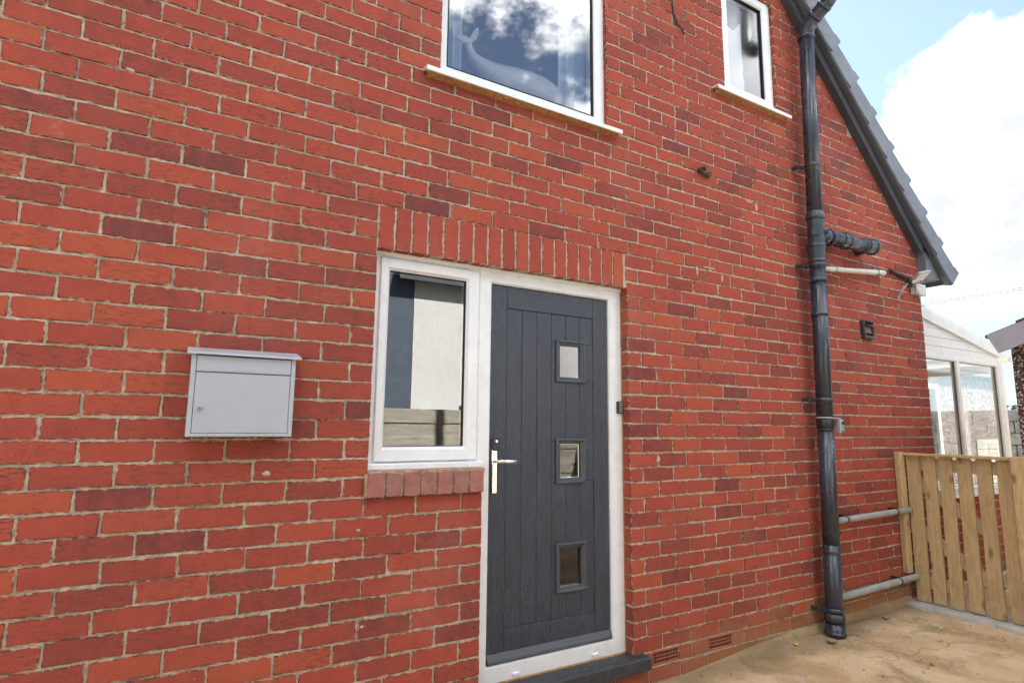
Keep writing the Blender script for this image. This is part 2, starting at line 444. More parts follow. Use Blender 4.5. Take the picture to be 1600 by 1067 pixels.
class MB:
    def __init__(s):
        s.v, s.f, s.mi, s.sm = [], [], [], []
    def add(s, vs, fs, mi=0, smooth=False):
        o = len(s.v)
        s.v += [tuple(p) for p in vs]
        for f in fs:
            s.f.append(tuple(i + o for i in f)); s.mi.append(mi); s.sm.append(smooth)
        return s
    def box(s, x0, x1, y0, y1, z0, z1, c=0.002, mi=0, xf=None):
        if x1 < x0: x0, x1 = x1, x0
        if y1 < y0: y0, y1 = y1, y0
        if z1 < z0: z0, z1 = z1, z0
        c = min(c, (x1 - x0) * .45, (y1 - y0) * .45, (z1 - z0) * .45)
        if c <= 0:
            vs = [(x, y, z) for x in (x0, x1) for y in (y0, y1) for z in (z0, z1)]
            fs = [(0, 1, 3, 2), (4, 6, 7, 5), (0, 4, 5, 1), (2, 3, 7, 6), (0, 2, 6, 4), (1, 5, 7, 3)]
        else:
            vs, idx = [], {}
            for ix in (0, 1):
                for iy in (0, 1):
                    for iz in (0, 1):
                        p = [(x0, x1)[ix], (y0, y1)[iy], (z0, z1)[iz]]
                        d = [c if k == 0 else -c for k in (ix, iy, iz)]
                        for a in range(3):
                            q = [p[k] + (d[k] if k != a else 0) for k in range(3)]
                            idx[(ix, iy, iz, a)] = len(vs); vs.append(tuple(q))
            fs = []
            for a in range(3):
                o1, o2 = [k for k in range(3) if k != a]
                for sd_ in (0, 1):
                    loop = []
                    for b1, b2 in ((0, 0), (1, 0), (1, 1), (0, 1)):
                        key = [0, 0, 0]; key[a] = sd_; key[o1] = b1; key[o2] = b2
                        loop.append(idx[(*key, a)])
                    fs.append(tuple(loop))
            for a in range(3):
                o1, o2 = [k for k in range(3) if k != a]
                for b1 in (0, 1):
                    for b2 in (0, 1):
                        k0 = [0, 0, 0]; k0[o1] = b1; k0[o2] = b2
                        k1 = list(k0); k1[a] = 1
                        fs.append((idx[(*k0, o1)], idx[(*k1, o1)], idx[(*k1, o2)], idx[(*k0, o2)]))
            for ix in (0, 1):
                for iy in (0, 1):
                    for iz in (0, 1):
                        fs.append(tuple(idx[(ix, iy, iz, a)] for a in range(3)))
        if xf is not None:
            vs = [tuple(xf @ V(p)) for p in vs]
        return s.add(vs, fs, mi)
    def tube(s, pts, r, n=16, caps=True, mi=0, smooth=True, hollow=0.0):
        pts = [V(p) for p in pts]
        rs = r if isinstance(r, (list, tuple)) else [r] * len(pts)
        vs, fs = [], []
        up = None
        for i, p in enumerate(pts):
            d = (pts[min(i + 1, len(pts) - 1)] - pts[max(i - 1, 0)]).normalized()
            if up is None:
                up = V((0, 0, 1)) if abs(d.z) < 0.9 else V((0, -1, 0))
            a = d.cross(up).normalized(); up = a.cross(d).normalized()
            for k in range(n):
                t = 2 * math.pi * k / n
                vs.append(p + (a * math.cos(t) + up * math.sin(t)) * rs[i])
        for i in range(len(pts) - 1):
            for k in range(n):
                fs.append((i * n + k, i * n + (k + 1) % n, (i + 1) * n + (k + 1) % n, (i + 1) * n + k))
        s.add(vs, fs, mi, smooth)
        if caps:
            o = len(s.v) - len(vs)
            s.f.append(tuple(o + k for k in range(n))[::-1]); s.mi.append(mi); s.sm.append(False)
            e = o + (len(pts) - 1) * n
            s.f.append(tuple(e + k for k in range(n))); s.mi.append(mi); s.sm.append(False)
        return s
    def prism(s, poly, y0, y1, mi=0, axis='y'):
        n = len(poly)
        if axis == 'y':
            vs = [(a, y0, b) for a, b in poly] + [(a, y1, b) for a, b in poly]
        elif axis == 'x':
            vs = [(y0, a, b) for a, b in poly] + [(y1, a, b) for a, b in poly]
        else:
            vs = [(a, b, y0) for a, b in poly] + [(a, b, y1) for a, b in poly]
        fs = [tuple(range(n)), tuple(range(2 * n - 1, n - 1, -1))]
        fs += [(i, i + n, (i + 1) % n + n, (i + 1) % n) for i in range(n)]
        return s.add(vs, fs, mi)
    def obj(s, name, mats, parent=None, origin=None):
        me = bpy.data.meshes.new(name)
        base = V(origin) if origin is not None else (ORG[parent.name] if parent else V((0, 0, 0)))
        me.from_pydata([tuple(V(p) - base) for p in s.v], [], s.f)
        for m in (mats if isinstance(mats, (list, tuple)) else [mats]):
            me.materials.append(m)
        me.polygons.foreach_set('material_index', s.mi)
        me.polygons.foreach_set('use_smooth', s.sm)
        me.update()
        import bmesh
        bm = bmesh.new(); bm.from_mesh(me)
        bmesh.ops.recalc_face_normals(bm, faces=bm.faces)
        bm.to_mesh(me); bm.free()
        return link(name, me, parent, base)

def link(name, me, parent, base):
    o = bpy.data.objects.new(name, me)
    COL.objects.link(o)
    if parent is not None:
        o.parent = parent
        o.location = base - ORG[parent.name]
    else:
        o.location = base
    ORG[o.name] = V(base)
    return o

def tag(o, label, cat, group=None, kind=None):
    o['label'] = label
    o['category'] = cat
    if group: o['group'] = group
    if kind: o['kind'] = kind
    return o

def thing(name, label, cat, loc, group=None):
    o = bpy.data.objects.new(name, None)
    o.empty_display_size = 0.1
    COL.objects.link(o)
    o.location = loc
    ORG[o.name] = V(loc)
    return tag(o, label, cat, group)

def sheet(x0, x1, y, z0, z1):
    return MB().add([(x0, y, z0), (x1, y, z0), (x1, y, z1), (x0, y, z1)], [(0, 1, 2, 3)])

def frame_ring(mb, x0, x1, z0, z1, y0, y1, wl, wr=None, wb=None, wt_=None, c=0.004, mi=0):
    """four mitred members: each a quad prism with a sloped inner edge"""
    wr = wl if wr is None else wr; wb = wl if wb is None else wb; wt_ = wl if wt_ is None else wt_
    o = [(x0, z0), (x1, z0), (x1, z1), (x0, z1)]
    i_ = [(x0 + wl, z0 + wb), (x1 - wr, z0 + wb), (x1 - wr, z1 - wt_), (x0 + wl, z1 - wt_)]
    o2 = [(x0 + c, z0 + c), (x1 - c, z0 + c), (x1 - c, z1 - c), (x0 + c, z1 - c)]
    b_ = [(x0 + wl - c * 2.2, z0 + wb - c * 2.2), (x1 - wr + c * 2.2, z0 + wb - c * 2.2), (x1 - wr + c * 2.2, z1 - wt_ + c * 2.2), (x0 + wl - c * 2.2, z1 - wt_ + c * 2.2)]
    for k in range(4):
        j = (k + 1) % 4
        prof = lambda q: [(o[q][0], y1, o[q][1]), (o[q][0], y0 + c, o[q][1]), (o2[q][0], y0, o2[q][1]), (b_[q][0], y0, b_[q][1]), (i_[q][0], y0 + c * 2.2, i_[q][1]), (i_[q][0], y1, i_[q][1])]
        a, b = prof(k), prof(j)
        n = len(a)
        mb.add(a + b, [(t, t + 1, n + t + 1, n + t) for t in range(n - 1)] + [(n - 1, 0, n, 2 * n - 1)], mi)
    return mb

# ------------------------------------------------------------------ ground
def ground_z(x):
    return -0.03 + 0.02 * (max(-3.0, min(x, 5.3)) - 2.5)

gb = MB()
gb.add([(-600, -600, -0.16), (600, -600, -0.16), (600, 600, -0.16), (-600, 600, -0.16)], [(0, 1, 2, 3)])
g = gb.obj('ground', M_GRASS); g['kind'] = 'structure'
db = MB()
xs = [-9 + 0.5 * i for i in range(37)]
ys = [-3.5, -2.6, -1.8, -1.2, -0.8, -0.4, -0.15, 0.02]
vs = []
rg = random.Random(3)
for y in ys:
    for x in xs:
        vs.append((x, y, ground_z(x) + rg.uniform(-.004, .004) + (0.012 if y > -0.1 else 0)))
nx = len(xs)
db.add(vs, [(j * nx + i, j * nx + i + 1, (j + 1) * nx + i + 1, (j + 1) * nx + i) for j in range(len(ys) - 1) for i in range(nx - 1)], 0, True)
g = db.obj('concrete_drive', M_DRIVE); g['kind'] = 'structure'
yb = MB()
yb.add([(5.85, 0.02, 0.02), (16, 0.02, 0.02), (16, 9, 0.02), (5.85, 9, 0.02)], [(0, 1, 2, 3)])
g = yb.obj('rear_patio', M_CONC); g['kind'] = 'structure'

# ------------------------------------------------------------------ house
C = 0.0848
KG = 33.7
def kz(k): return (KG - k) * C
house = thing('house', 'red brick house with anthracite front door and steep grey roof verge', 'house', (2.0, 0.0, 0.0))
LX, RX, RIDGE = -1.8, 5.80, 2.0
V0 = (3.958, 4.819); VD = (0.697, -0.717); VN = (0.717, 0.697)
def perp(x, z):
    if x < RIDGE: x = 2 * RIDGE - x
    return (x - V0[0]) * VN[0] + (z - V0[1]) * VN[1]

DAUBS = [(2.520, 1.205, .017, .024), (3.545, 2.985, .013, .028), (3.47, 3.010, .050, .007), (2.905, 2.415, .011, .038), (3.144, 2.400, .011, .030), (3.02, 2.455, .070, .007), (.736, .939, .011, .008), (.782, .569, .009, .010), (.770, .535, .012, .008), (.345, 1.195, .020, .012), (-.262, 2.78, .020, .008)]
AIR = [(2.437, 2.652), (2.893, 3.108)]
HOLES = [(a + .006, b - .006, kz(33) + .008, kz(32) - .008) for a, b in AIR]
OPEN = [(0.766, 2.30, 1.185, 2.225), (1.341, 2.30, 0.145, 2.225), (1.056, 2.165, 3.197, 4.45), (3.262, 3.858, 3.79, 4.76)]
# mortar wall with reveals
wm = MB()
XB = sorted({LX, RX, RIDGE, -0.5, 4.5, *[o[0] for o in OPEN + HOLES], *[o[1] for o in OPEN + HOLES]})
ZB = sorted({-0.25, *[o[2] for o in OPEN + HOLES], *[o[3] for o in OPEN + HOLES], 5.4, 6.2, 7.2})
def clip_perp(poly, lim):
    # keep the part of a polygon under the gable line
    for side in (1, -1):
        out = []
        def val(p):
            x = p[0] if side == 1 else 2 * RIDGE - p[0]
            return (x - V0[0]) * VN[0] + (p[1] - V0[1]) * VN[1] - lim
        for i in range(len(poly)):
            a, b = poly[i], poly[(i + 1) % len(poly)]
            va, vb = val(a), val(b)
            if va <= 0: out.append(a)
            if va * vb < 0:
                t = va / (va - vb); out.append((a[0] + (b[0] - a[0]) * t, a[1] + (b[1] - a[1]) * t))
        poly = out
        if len(poly) < 3: return []
    return poly
MY = 0.0048
for i in range(len(XB) - 1):
    for j in range(len(ZB) - 1):
        cx, cz = (XB[i] + XB[i + 1]) / 2, (ZB[j] + ZB[j + 1]) / 2
        if any(a < cx < b and c < cz < d for a, b, c, d in OPEN + HOLES): continue
        p = clip_perp([(XB[i], ZB[j]), (XB[i + 1], ZB[j]), (XB[i + 1], ZB[j + 1]), (XB[i], ZB[j + 1])], 0.06)
        if p: wm.add([(x, MY, z) for x, z in p], [tuple(range(len(p)))])
e_ = 0.004
for a, b, c, d in OPEN:
    dl = 1.185 if abs(a - 1.341) < .01 else d
    wm.add([(a - e_, MY, c), (a - e_, .12, c), (a - e_, .12, dl), (a - e_, MY, dl)], [(0, 1, 2, 3)])
    if (b, c) != (2.30, 1.185): wm.add([(b + e_, MY, c), (b + e_, .12, c), (b + e_, .12, d), (b + e_, MY, d)], [(0, 1, 2, 3)])
    if abs(a - 1.341) > .01: wm.add([(a, MY, d + e_), (b, MY, d + e_), (b, .12, d + e_), (a, .12, d + e_)], [(0, 1, 2, 3)])
# end returns of the wall
wm.add([(RX - .003, MY, -.25), (RX - .003, 8, -.25), (RX - .003, 8, 2.95), (RX - .003, MY, 2.95)], [(0, 1, 2, 3)])
wm.add([(LX + .003, MY, -.25), (LX + .003, 8, -.25), (LX + .003, 8, 2.95), (LX + .003, MY, 2.95)], [(0, 1, 2, 3)])
gp = clip_perp([(LX, -.25), (RX, -.25), (RX, 7.2), (LX, 7.2)], 0.06)
wm.add([(x, 8.0, z) for x, z in gp], [tuple(range(len(gp)))])
wall = wm.obj('wall', M_MORTAR, house)

# --- bricks
br = random.Random(21)
def brick_outline(w, h, r, jit=0.0020, chip=True):
    """closed outline, slightly ragged, corners knocked off"""
    c = [r.uniform(.0012, .0042) if (r.random() > .07 or not chip) else r.uniform(.005, .011) for _ in range(4)]
    hw, hh = w / 2, h / 2
    nx_ = 6 if w > .15 else (3 if w > .06 else 1)
    nz_ = 6 if h > .15 else 2
    j = lambda: r.uniform(-jit, jit)
    pts = []
    def side(p, q, n):
        for t in range(n + 2):
            f = t / (n + 1)
            pts.append((p[0] + (q[0] - p[0]) * f + j(), p[1] + (q[1] - p[1]) * f + j()))
    side((-hw + c[0], -hh), (hw - c[1], -hh), nx_ - 1 if nx_ > 1 else 0)
    side((hw, -hh + c[1]), (hw, hh - c[2]), nz_ - 1 if nz_ > 1 else 0)
    side((hw - c[2], hh), (-hw + c[3], hh), nx_ - 1 if nx_ > 1 else 0)
    side((-hw, hh - c[3]), (-hw, -hh + c[0]), nz_ - 1 if nz_ > 1 else 0)
    return pts
def brick_geo(w, h, r, depth=0.10):
    o = brick_outline(w, h, r, 0.0020 if depth == 0.10 else 0.0010, depth == 0.10)
    n = len(o)
    def inset(ix, iz): return [(x * (1 - ix / (w / 2)), z * (1 - iz / (h / 2))) for x, z in o]
    core, inner = inset(.011, .011), inset(.0016, .0016)
    vs = [(x, r.uniform(-.0003, .0003), z) for x, z in core] + [(x, r.uniform(-.0003, .0009), z) for x, z in inner] + [(x, 0.0030, z) for x, z in o] + [(x, depth, z) for x, z in o]
    fs = [tuple(range(n))]
    for L in (0, 1, 2):
        fs += [(L * n + i, (L + 1) * n + i, (L + 1) * n + (i + 1) % n, L * n + (i + 1) % n) for i in range(n)]
    return vs, fs
def edge_attr(me, n_bricks=None):
    # 0 in the middle of a brick face, 1 along its arrises
    a = me.attributes.new('edge', 'FLOAT', 'POINT')
    return a
def pool_mesh(w, h, seed, depth=.10):
    vs, fs = brick_geo(w, h, random.Random(seed), depth)
    me = bpy.data.meshes.new('brick'); me.from_pydata(vs, [], fs); me.materials.append(M_BRICK_O if depth == .10 else M_BRICK_S)
    n = len(fs[0])
    edge_attr(me).data.foreach_set('value', [0.0] * n + [1.0] * (2 * n) + [-1.5] * n)
    me.update()
    return me
def new_tone(r):
    a = r.random()
    hue = r.gauss(.34, .16) if a < .62 else (r.gauss(.66, .15) if a < .93 else r.uniform(-.05, .08))
    return (max(0, min(1, hue)), max(0, min(1, r.gauss(.32, .28) + (.30 if hue > .6 else 0))), max(0, min(1, r.gauss(.45, .3))), 1.0)

J = 0.0083
ROWS = []
def fill(k, x0, x1, first, from_right):
    z1, z0 = kz(k), kz(k + 1)
    cuts = [first]
    L = x1 - x0
    while cuts[-1] < L - 0.03:
        cuts.append(cuts[-1] + 0.238 + br.gauss(0, .0035))
    cuts = [c for c in cuts if c < L - 0.06 and c > 0.04]
    # drop a sliver at the end
    edges = [0.0] + [c + br.gauss(0, .003) for c in cuts] + [L]
    if br.random() < .05 and len(edges) > 6:              # an odd half brick made up in the course
        q = br.randrange(2, len(edges) - 3)
        edges.insert(q + 1, (edges[q] + edges[q + 1]) / 2)
    if from_right:
        edges = [L - e for e in edges][::-1]
    for i in range(len(edges) - 1):
        a = x0 + edges[i] + (J / 2 if i > 0 else 0.0)
        b = x0 + edges[i + 1] - (J / 2 if i < len(edges) - 2 else 0.0)
        if b - a < .03: continue
        w_, h_ = b - a, C - J + br.gauss(0, .0012)
        ROWS.append(((a + b) / 2, (z0 + z1) / 2 + br.gauss(0, .0012), w_, h_, k))
for k in range(-42, 35):
    zc = (kz(k) + kz(k + 1)) / 2
    ev = (k % 2 == 0)
    segs = [[LX, RX]]
    blocks = [(a, b) for a, b, c, d in OPEN if c - .02 < zc < d + .005]
    if kz(5) > zc > kz(8) - .01 and zc > 2.225: blocks.append((0.762, 2.275))     # soldier course
    if kz(5) > zc > 2.18: blocks.append((0.762, 2.29))
    if k == 32: blocks += AIR
    if 1.07 < zc < 1.19: blocks.append((0.766, 2.30))
    for a, b in blocks:
        ns = []
        for s0, s1 in segs:
            if b <= s0 or a >= s1: ns.append([s0, s1]); continue
            if a > s0: ns.append([s0, a])
            if b < s1: ns.append([b, s1])
        segs = ns
    for s0, s1 in segs:
        if s1 - s0 < .05: continue
        if abs(s1 - .766) < .01 or abs(s1 - .762) < .01: fill(k, s0, s1, .108 if ev else .232, True)
        elif abs(s1 - 1.341) < .01: fill(k, s0, s1, .232 if ev else .108, True)
        elif abs(s1 - 1.056) < .01: fill(k, s0, s1, .11 if ev else .232, True)
        elif s0 > 2.2 and s0 < 2.35: fill(k, s0, s1, .101 if ev else .222, False)
        elif s0 == LX: fill(k, s0, s1, (.655 - LX) % .238 if ev else (.769 - LX) % .238, False)
        else: fill(k, s0, s1, .105 if ev else .225, False)
ROWS = [r for r in ROWS if perp(r[0], r[1]) < 0.045]

def vis_area(b):
    x, z, w, h, k = b
    us = [project((x + sx * w / 2, 0, z + sz * h / 2)) for sx, sz in ((-1, -1), (1, -1), (1, 1), (-1, 1))]
    cu, cv = sum(p[0] for p in us) / 4, sum(p[1] for p in us) / 4
    if not (-15 < cu < 1615 and -12 < cv < 1079): return 0
    a = 0
    for i in range(4):
        a += us[i][0] * us[(i + 1) % 4][1] - us[(i + 1) % 4][0] * us[i][1]
    return abs(a) / 2
ROWS.sort(key=vis_area, reverse=True)
N_SINGLE = 272
POOL = []
for i in range(16):
    POOL.append(pool_mesh(.2284, C - J, 100 + i))
HPOOL = []
for i in range(6):
    HPOOL.append(pool_mesh(.1084, C - J, 300 + i))
def single_brick(parent, x, y, z, w, h, pool, w0, h0, r):
    o = bpy.data.objects.new('brick', r.choice(pool))
    COL.objects.link(o)
    o.parent = parent
    o.location = V((x, y, z)) - ORG[parent.name]
    o.scale = (w / w0, 1, h / h0)
    o.rotation_euler = (r.gauss(0, .006), r.gauss(0, .003), r.gauss(0, .004))
    o.color = new_tone(r)
    return o
for (x, z, w, h, k) in ROWS[:N_SINGLE]:
    if w > .165: single_brick(wall, x, br.gauss(0, .0011), z, w, h, POOL, .2284, C - J, br)
    else: single_brick(wall, x, br.gauss(0, .0011), z, w, h, HPOOL, .1084, C - J, br)

def joined_bricks(name, rows, parent, rnd):
    vs_, fs_, tones, edges_ = [], [], [], []
    for (x, z, w, h, y0, ax) in rows:
        a, f = brick_geo(w, h, rnd)
        o = len(vs_)
        ty, tz = rnd.gauss(0, .003), rnd.gauss(0, .004)
        yy = y0 + rnd.gauss(0, .0011)
        for p in a:
            px, py, pz = p[0] - p[2] * ty, p[1] + p[0] * tz, p[2] + p[0] * ty
            if ax == 'y': vs_.append((x + px, yy + py, z + pz))
            else: vs_.append((yy - py, x + px, z + pz))
        fs_ += [tuple(i + o for i in q) for q in f]
        tones += [new_tone(rnd)] * len(a)
        edges_ += [0.0] * len(f[0]) + [1.0] * (2 * len(f[0])) + [-1.5] * len(f[0])
    base = ORG[parent.name]
    me = bpy.data.meshes.new(name)
    me.from_pydata([tuple(V(p) - base) for p in vs_], [], fs_)
    me.materials.append(M_BRICK_A)
    at = me.attributes.new('tone', 'FLOAT_COLOR', 'POINT')
    at.data.foreach_set('color', [c for t in tones for c in t])
    edge_attr(me).data.foreach_set('value', edges_)
    me.update()
    return link(name, me, parent, base)
jb = joined_bricks('brick', [(x, z, w, h, 0.0, 'y') for (x, z, w, h, k) in ROWS[N_SINGLE:]], wall, random.Random(5))
jb['kind'] = 'stuff'
# rear corner return: bricks on the end face
rr = []
for k in range(-1, 34):
    off = .12 if k % 2 else 0
    for i in range(4):
        y0 = .105 + off * 0.5 + i * .238
        rr.append((y0 + .114, (kz(k) + kz(k + 1)) / 2, .2284, C - J, RX, 'x'))
jb2 = joined_bricks('return_brick', rr, wall, random.Random(6)); jb2['kind'] = 'stuff'

# air bricks: terracotta grilles, holes backed by a near-black plate as their shade
for n, (a, b) in enumerate(AIR):
    ab = MB()
    z0, z1 = kz(33) + J / 2, kz(32) - J / 2
    a1, b1 = a + .003, b - .003
    ab.box(a1, b1, .002, .06, z0, z0 + .010, .002); ab.box(a1, b1, .002, .06, z1 - .010, z1, .002)
    ab.box(a1, a1 + .010, .003, .06, z0 + .009, z1 - .009, .001); ab.box(b1 - .010, b1, .003, .06, z0 + .009, z1 - .009, .001)
    nc, nr_ = 9, 3
    for i in range(1, nc):
        x = a1 + .010 + (b1 - a1 - .02) * i / nc
        ab.box(x - .0028, x + .0028, .004, .05, z0 + .009, z1 - .009, .001)
    for i in range(1, nr_):
        z = z0 + .010 + (z1 - z0 - .02) * i / nr_
        ab.box(a1 + .009, b1 - .009, .0045, .05, z - .0028, z + .0028, .001)
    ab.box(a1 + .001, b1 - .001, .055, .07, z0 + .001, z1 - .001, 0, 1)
    ab.obj('air_brick', [M_AIRBRICK, M_VOID_SHADE], wall)

# daubs of filler and snots of mortar left on the brickwork
M_DAUB = simple('pale_filler', (0.50, 0.43, 0.36), 0.95, var=0.25, scale=40.0, bumpd=0.003, bscale=120.0)
def daub(x, z, rx, rz, seed):
    q = random.Random(seed); n = 14; mb = MB(); o_, i_ = [], []
    for k in range(n):
        a = 2 * math.pi * k / n; f = q.uniform(.72, 1.15)
        o_.append((x + math.cos(a) * rx * f, .002, z + math.sin(a) * rz * f)); i_.append((x + math.cos(a) * rx * f * .72, -.0035, z + math.sin(a) * rz * f * .72))
    mb.add(o_ + i_, [tuple(range(n, 2 * n))] + [(k, (k + 1) % n, n + (k + 1) % n, n + k) for k in range(n)], 0, True)
    return mb.obj('filler_daub', M_DAUB, wall)
for i, (x, z, rx, rz) in enumerate(DAUBS): daub(x, z, rx, rz, 40 + i)

# soldier course over the entrance
lm = MB(); lm.box(0.768, 2.270, MY - .0012, .11, 2.227, 2.437, 0)
lint = lm.obj('lintel', M_MORTAR, house)
SV = []
for i in range(10):
    SV.append(pool_mesh(.0745, .2065, 500 + i))
ns_ = 18
ox = 0.764
for i in range(ns_):
    pw = (2.275 - ox) / ns_
    xc = ox + (i + .5) * pw
    b = single_brick(lint, xc, br.gauss(-.0005, .001), 2.331 + br.gauss(0, .001), pw - .0088, .2085, SV, .0745, .2065, br)
    t = list(b.color); t[0] = max(0, min(.62, br.gauss(.26, .16))); t[1] *= .6; b.color = t
# brick-on-edge sill under the side window
sm_ = MB(); sm_.box(0.752, 1.336, -.022, .05, 1.083, 1.1775, 0.002)
sm_.prism([(.766, 1.172), (1.345, 1.172), (1.345, 1.190), (.766, 1.190)], -.018, .062)
sill = sm_.obj('brick_sill', mortar_material('sill_mortar', (0.55, 0.36, 0.25)), house)
CV = []
for i in range(7):
    CV.append(pool_mesh(.0745, .1035, 700 + i, .12))
for i in range(7):
    pw = (1.338 - .757) / 7
    b = single_brick(sill, .757 + (i + .5) * pw, -.032, 1.130, pw - .009, .1045, CV, .0745, .1035, br)
    b.color = (max(0, min(1, br.gauss(.72, .18))), .5, .4, 1)
# rendered haunch where wall meets drive
hb = MB()
hx = [2.40 + .14 * i for i in range(21)]
hv, hf = [], []
for i, x in enumerate(hx):
    t = min(1, max(0, (x - 2.7) / .9))
    d = .010 + .022 * t + br.uniform(-.003, .003); h = .010 + .055 * t + br.uniform(-.003, .003)
    z = ground_z(x)
    hv += [(x, -d, z - .02), (x, -.006 - .3 * d, z + h * .75), (x, .006, z + h)]
for i in range(len(hx) - 1):
    for q in (0, 1):
        hf.append((i * 3 + q, i * 3 + 3 + q, i * 3 + 4 + q, i * 3 + 1 + q))
hb.add(hv, hf, 0, True)
hb.obj('mortar_fillet', M_DRIVE, house)

# --- entrance frame
FY = 0.062
fm = MB()
frame_ring(fm, 0.748, 1.338, 1.19, 2.236, FY, .135, .066, .052, .034, .037)
frame_ring(fm, 1.338, 2.304, .147, 2.236, FY, .135, .076, .098, .082, .087)
fm.box(0.766, 2.297, FY - .012, FY + .01, 2.206, 2.229, .005)
ef = fm.obj('entrance_frame', M_UPVC, house)
MB().box(0.752, 1.362, FY - .034, FY + .03, 1.190, 1.219, .004).obj('window_cill', M_UPVC, ef)
sb = MB(); frame_ring(sb, 0.800, 1.333, 1.226, 2.199, FY - .010, .12, .050, .071, .067, .060, .006)
sb.obj('sash', M_UPVC, ef)
gb_ = MB(); frame_ring(gb_, .848, 1.264, 1.291, 2.141, FY + .006, FY + .03, .005, c=.001); gb_.obj('gasket', M_RUBBER, ef)
sheet(.846, 1.266, FY + .018, 1.289, 2.143).obj('pane', M_GLASS, ef)
MB().box(1.56, 1.60, FY - .010, FY + .004, .163, .180, .003).obj('drain_cap', M_UPVC, ef)
MB().box(2.06, 2.10, FY - .010, FY + .004, .163, .180, .003).obj('drain_cap', M_UPVC, ef)
sl = MB(); sl.box(2.294, 2.3035, FY - .006, FY + .01, .15, 2.232, .002); sl.obj('sealant', M_SEAL, ef)
MB().box(1.36, 2.29, FY - .012, FY + .01, .140, .149, .002).obj('bed_seal', M_SEAL, ef)

# --- front door
DY = .078
dm_ = MB()
dm_.box(1.417, 1.517, DY, .12, .232, 2.145, .0025); dm_.box(2.096, 2.202, DY, .12, .232, 2.145, .0025)
door = dm_.obj('front_door', M_DOOR, house)
MB().box(1.517, 2.096, DY, .12, 2.026, 2.145, .0025).obj('top_rail', M_DOOR, door)
MB().box(1.517, 2.096, DY, .12, .232, .384, .0025).obj('bottom_rail', M_DOOR, door)
LITES = [(1.641, 1.881), (1.083, 1.329), (.512, .769)]
LX0, LX1 = 1.848, 2.020
for i in range(6):
    a, b = 1.517 + .0965 * i, 1.517 + .0965 * (i + 1)
    y0 = DY + .004
    class PB:
        def box(self, *q): MB().box(*q).obj('plank', M_DOOR, door)
    pb = PB()
    if b < LX0 or a > LX1:
        pb.box(a, b, y0, .118, .384, 2.026, .0032)
    else:
        zs = [.384] + [q for z0, z1 in reversed(LITES) for q in (z0 + .015, z1 - .015)] + [2.026]
        for j in range(0, len(zs), 2): pb.box(a, b, y0, .118, zs[j], zs[j + 1], .0032)
        for z0, z1 in LITES:
            if a < LX0: pb.box(a, LX0, y0, .118, z0 + .015, z1 - .015, 0)
            if b > LX1: pb.box(LX1, b, y0, .118, z0 + .015, z1 - .015, 0)
for z0, z1 in LITES:
    lb = MB()
    frame_ring(lb, 1.833, 2.036, z0, z1, DY - .010, DY + .02, .020, c=.004)
    frame_ring(lb, 1.850, 2.019, z0 + .017, z1 - .017, DY - .003, DY + .03, .014, c=.003)
    lb.obj('glazing_frame', M_DOORTRIM, door)
    sb_ = MB(); frame_ring(sb_, 1.862, 2.007, z0 + .029, z1 - .029, DY + .020, DY + .030, .006, c=.001); sb_.obj('spacer_bar', M_CHROME, door)
    sheet(1.860, 2.009, DY + .016, z0 + .027, z1 - .027).obj('pane', M_GLASS_LITE, door)
wb = MB()
prof = [(DY + .01, .232), (DY - .014, .232), (DY - .020, .240), (DY - .018, .250), (DY - .010, .264), (DY - .002, .278), (DY + .01, .278)]
wb.prism(prof, 1.419, 2.200, axis='x'); wb.obj('weather_bar', M_DOORTRIM, door)
# handle
hd = MB()
hx0, hx1 = 1.430, 1.462
hd.box(hx0, hx1, DY - .012, DY + .002, 1.052, 1.330, .004)
han = hd.obj('handle_plate', M_CHROME, door)
MB().box(hx0 - .001, hx1 + .003, DY - .022, DY - .004, 1.268, 1.334, .006).obj('lock_cover', M_BLACK, door)
MB().tube([(1.448, DY - .026, 1.317), (1.448, DY - .018, 1.317)], .0065, 16).obj('lock_cylinder', M_CHROME, door)
lv = MB()
lv.tube([(1.447, DY - .008, 1.215), (1.447, DY - .020, 1.215)], .014, 20)
lv.tube([(1.447, DY - .018, 1.215), (1.447, DY - .044, 1.215), (1.452, DY - .053, 1.215), (1.462, DY - .057, 1.215), (1.50, DY - .058, 1.2155), (1.545, DY - .057, 1.214), (1.556, DY - .050, 1.213)], [.009, .009, .0095, .0100, .0105, .0098, .008], 14)
lv.obj('lever', M_CHROME, door)
# door step
sp_ = MB()
sp_.box(1.345, 2.378, -.062, .13, .076, .1462, .006)
sp_.obj('door_step', M_STEP, house)

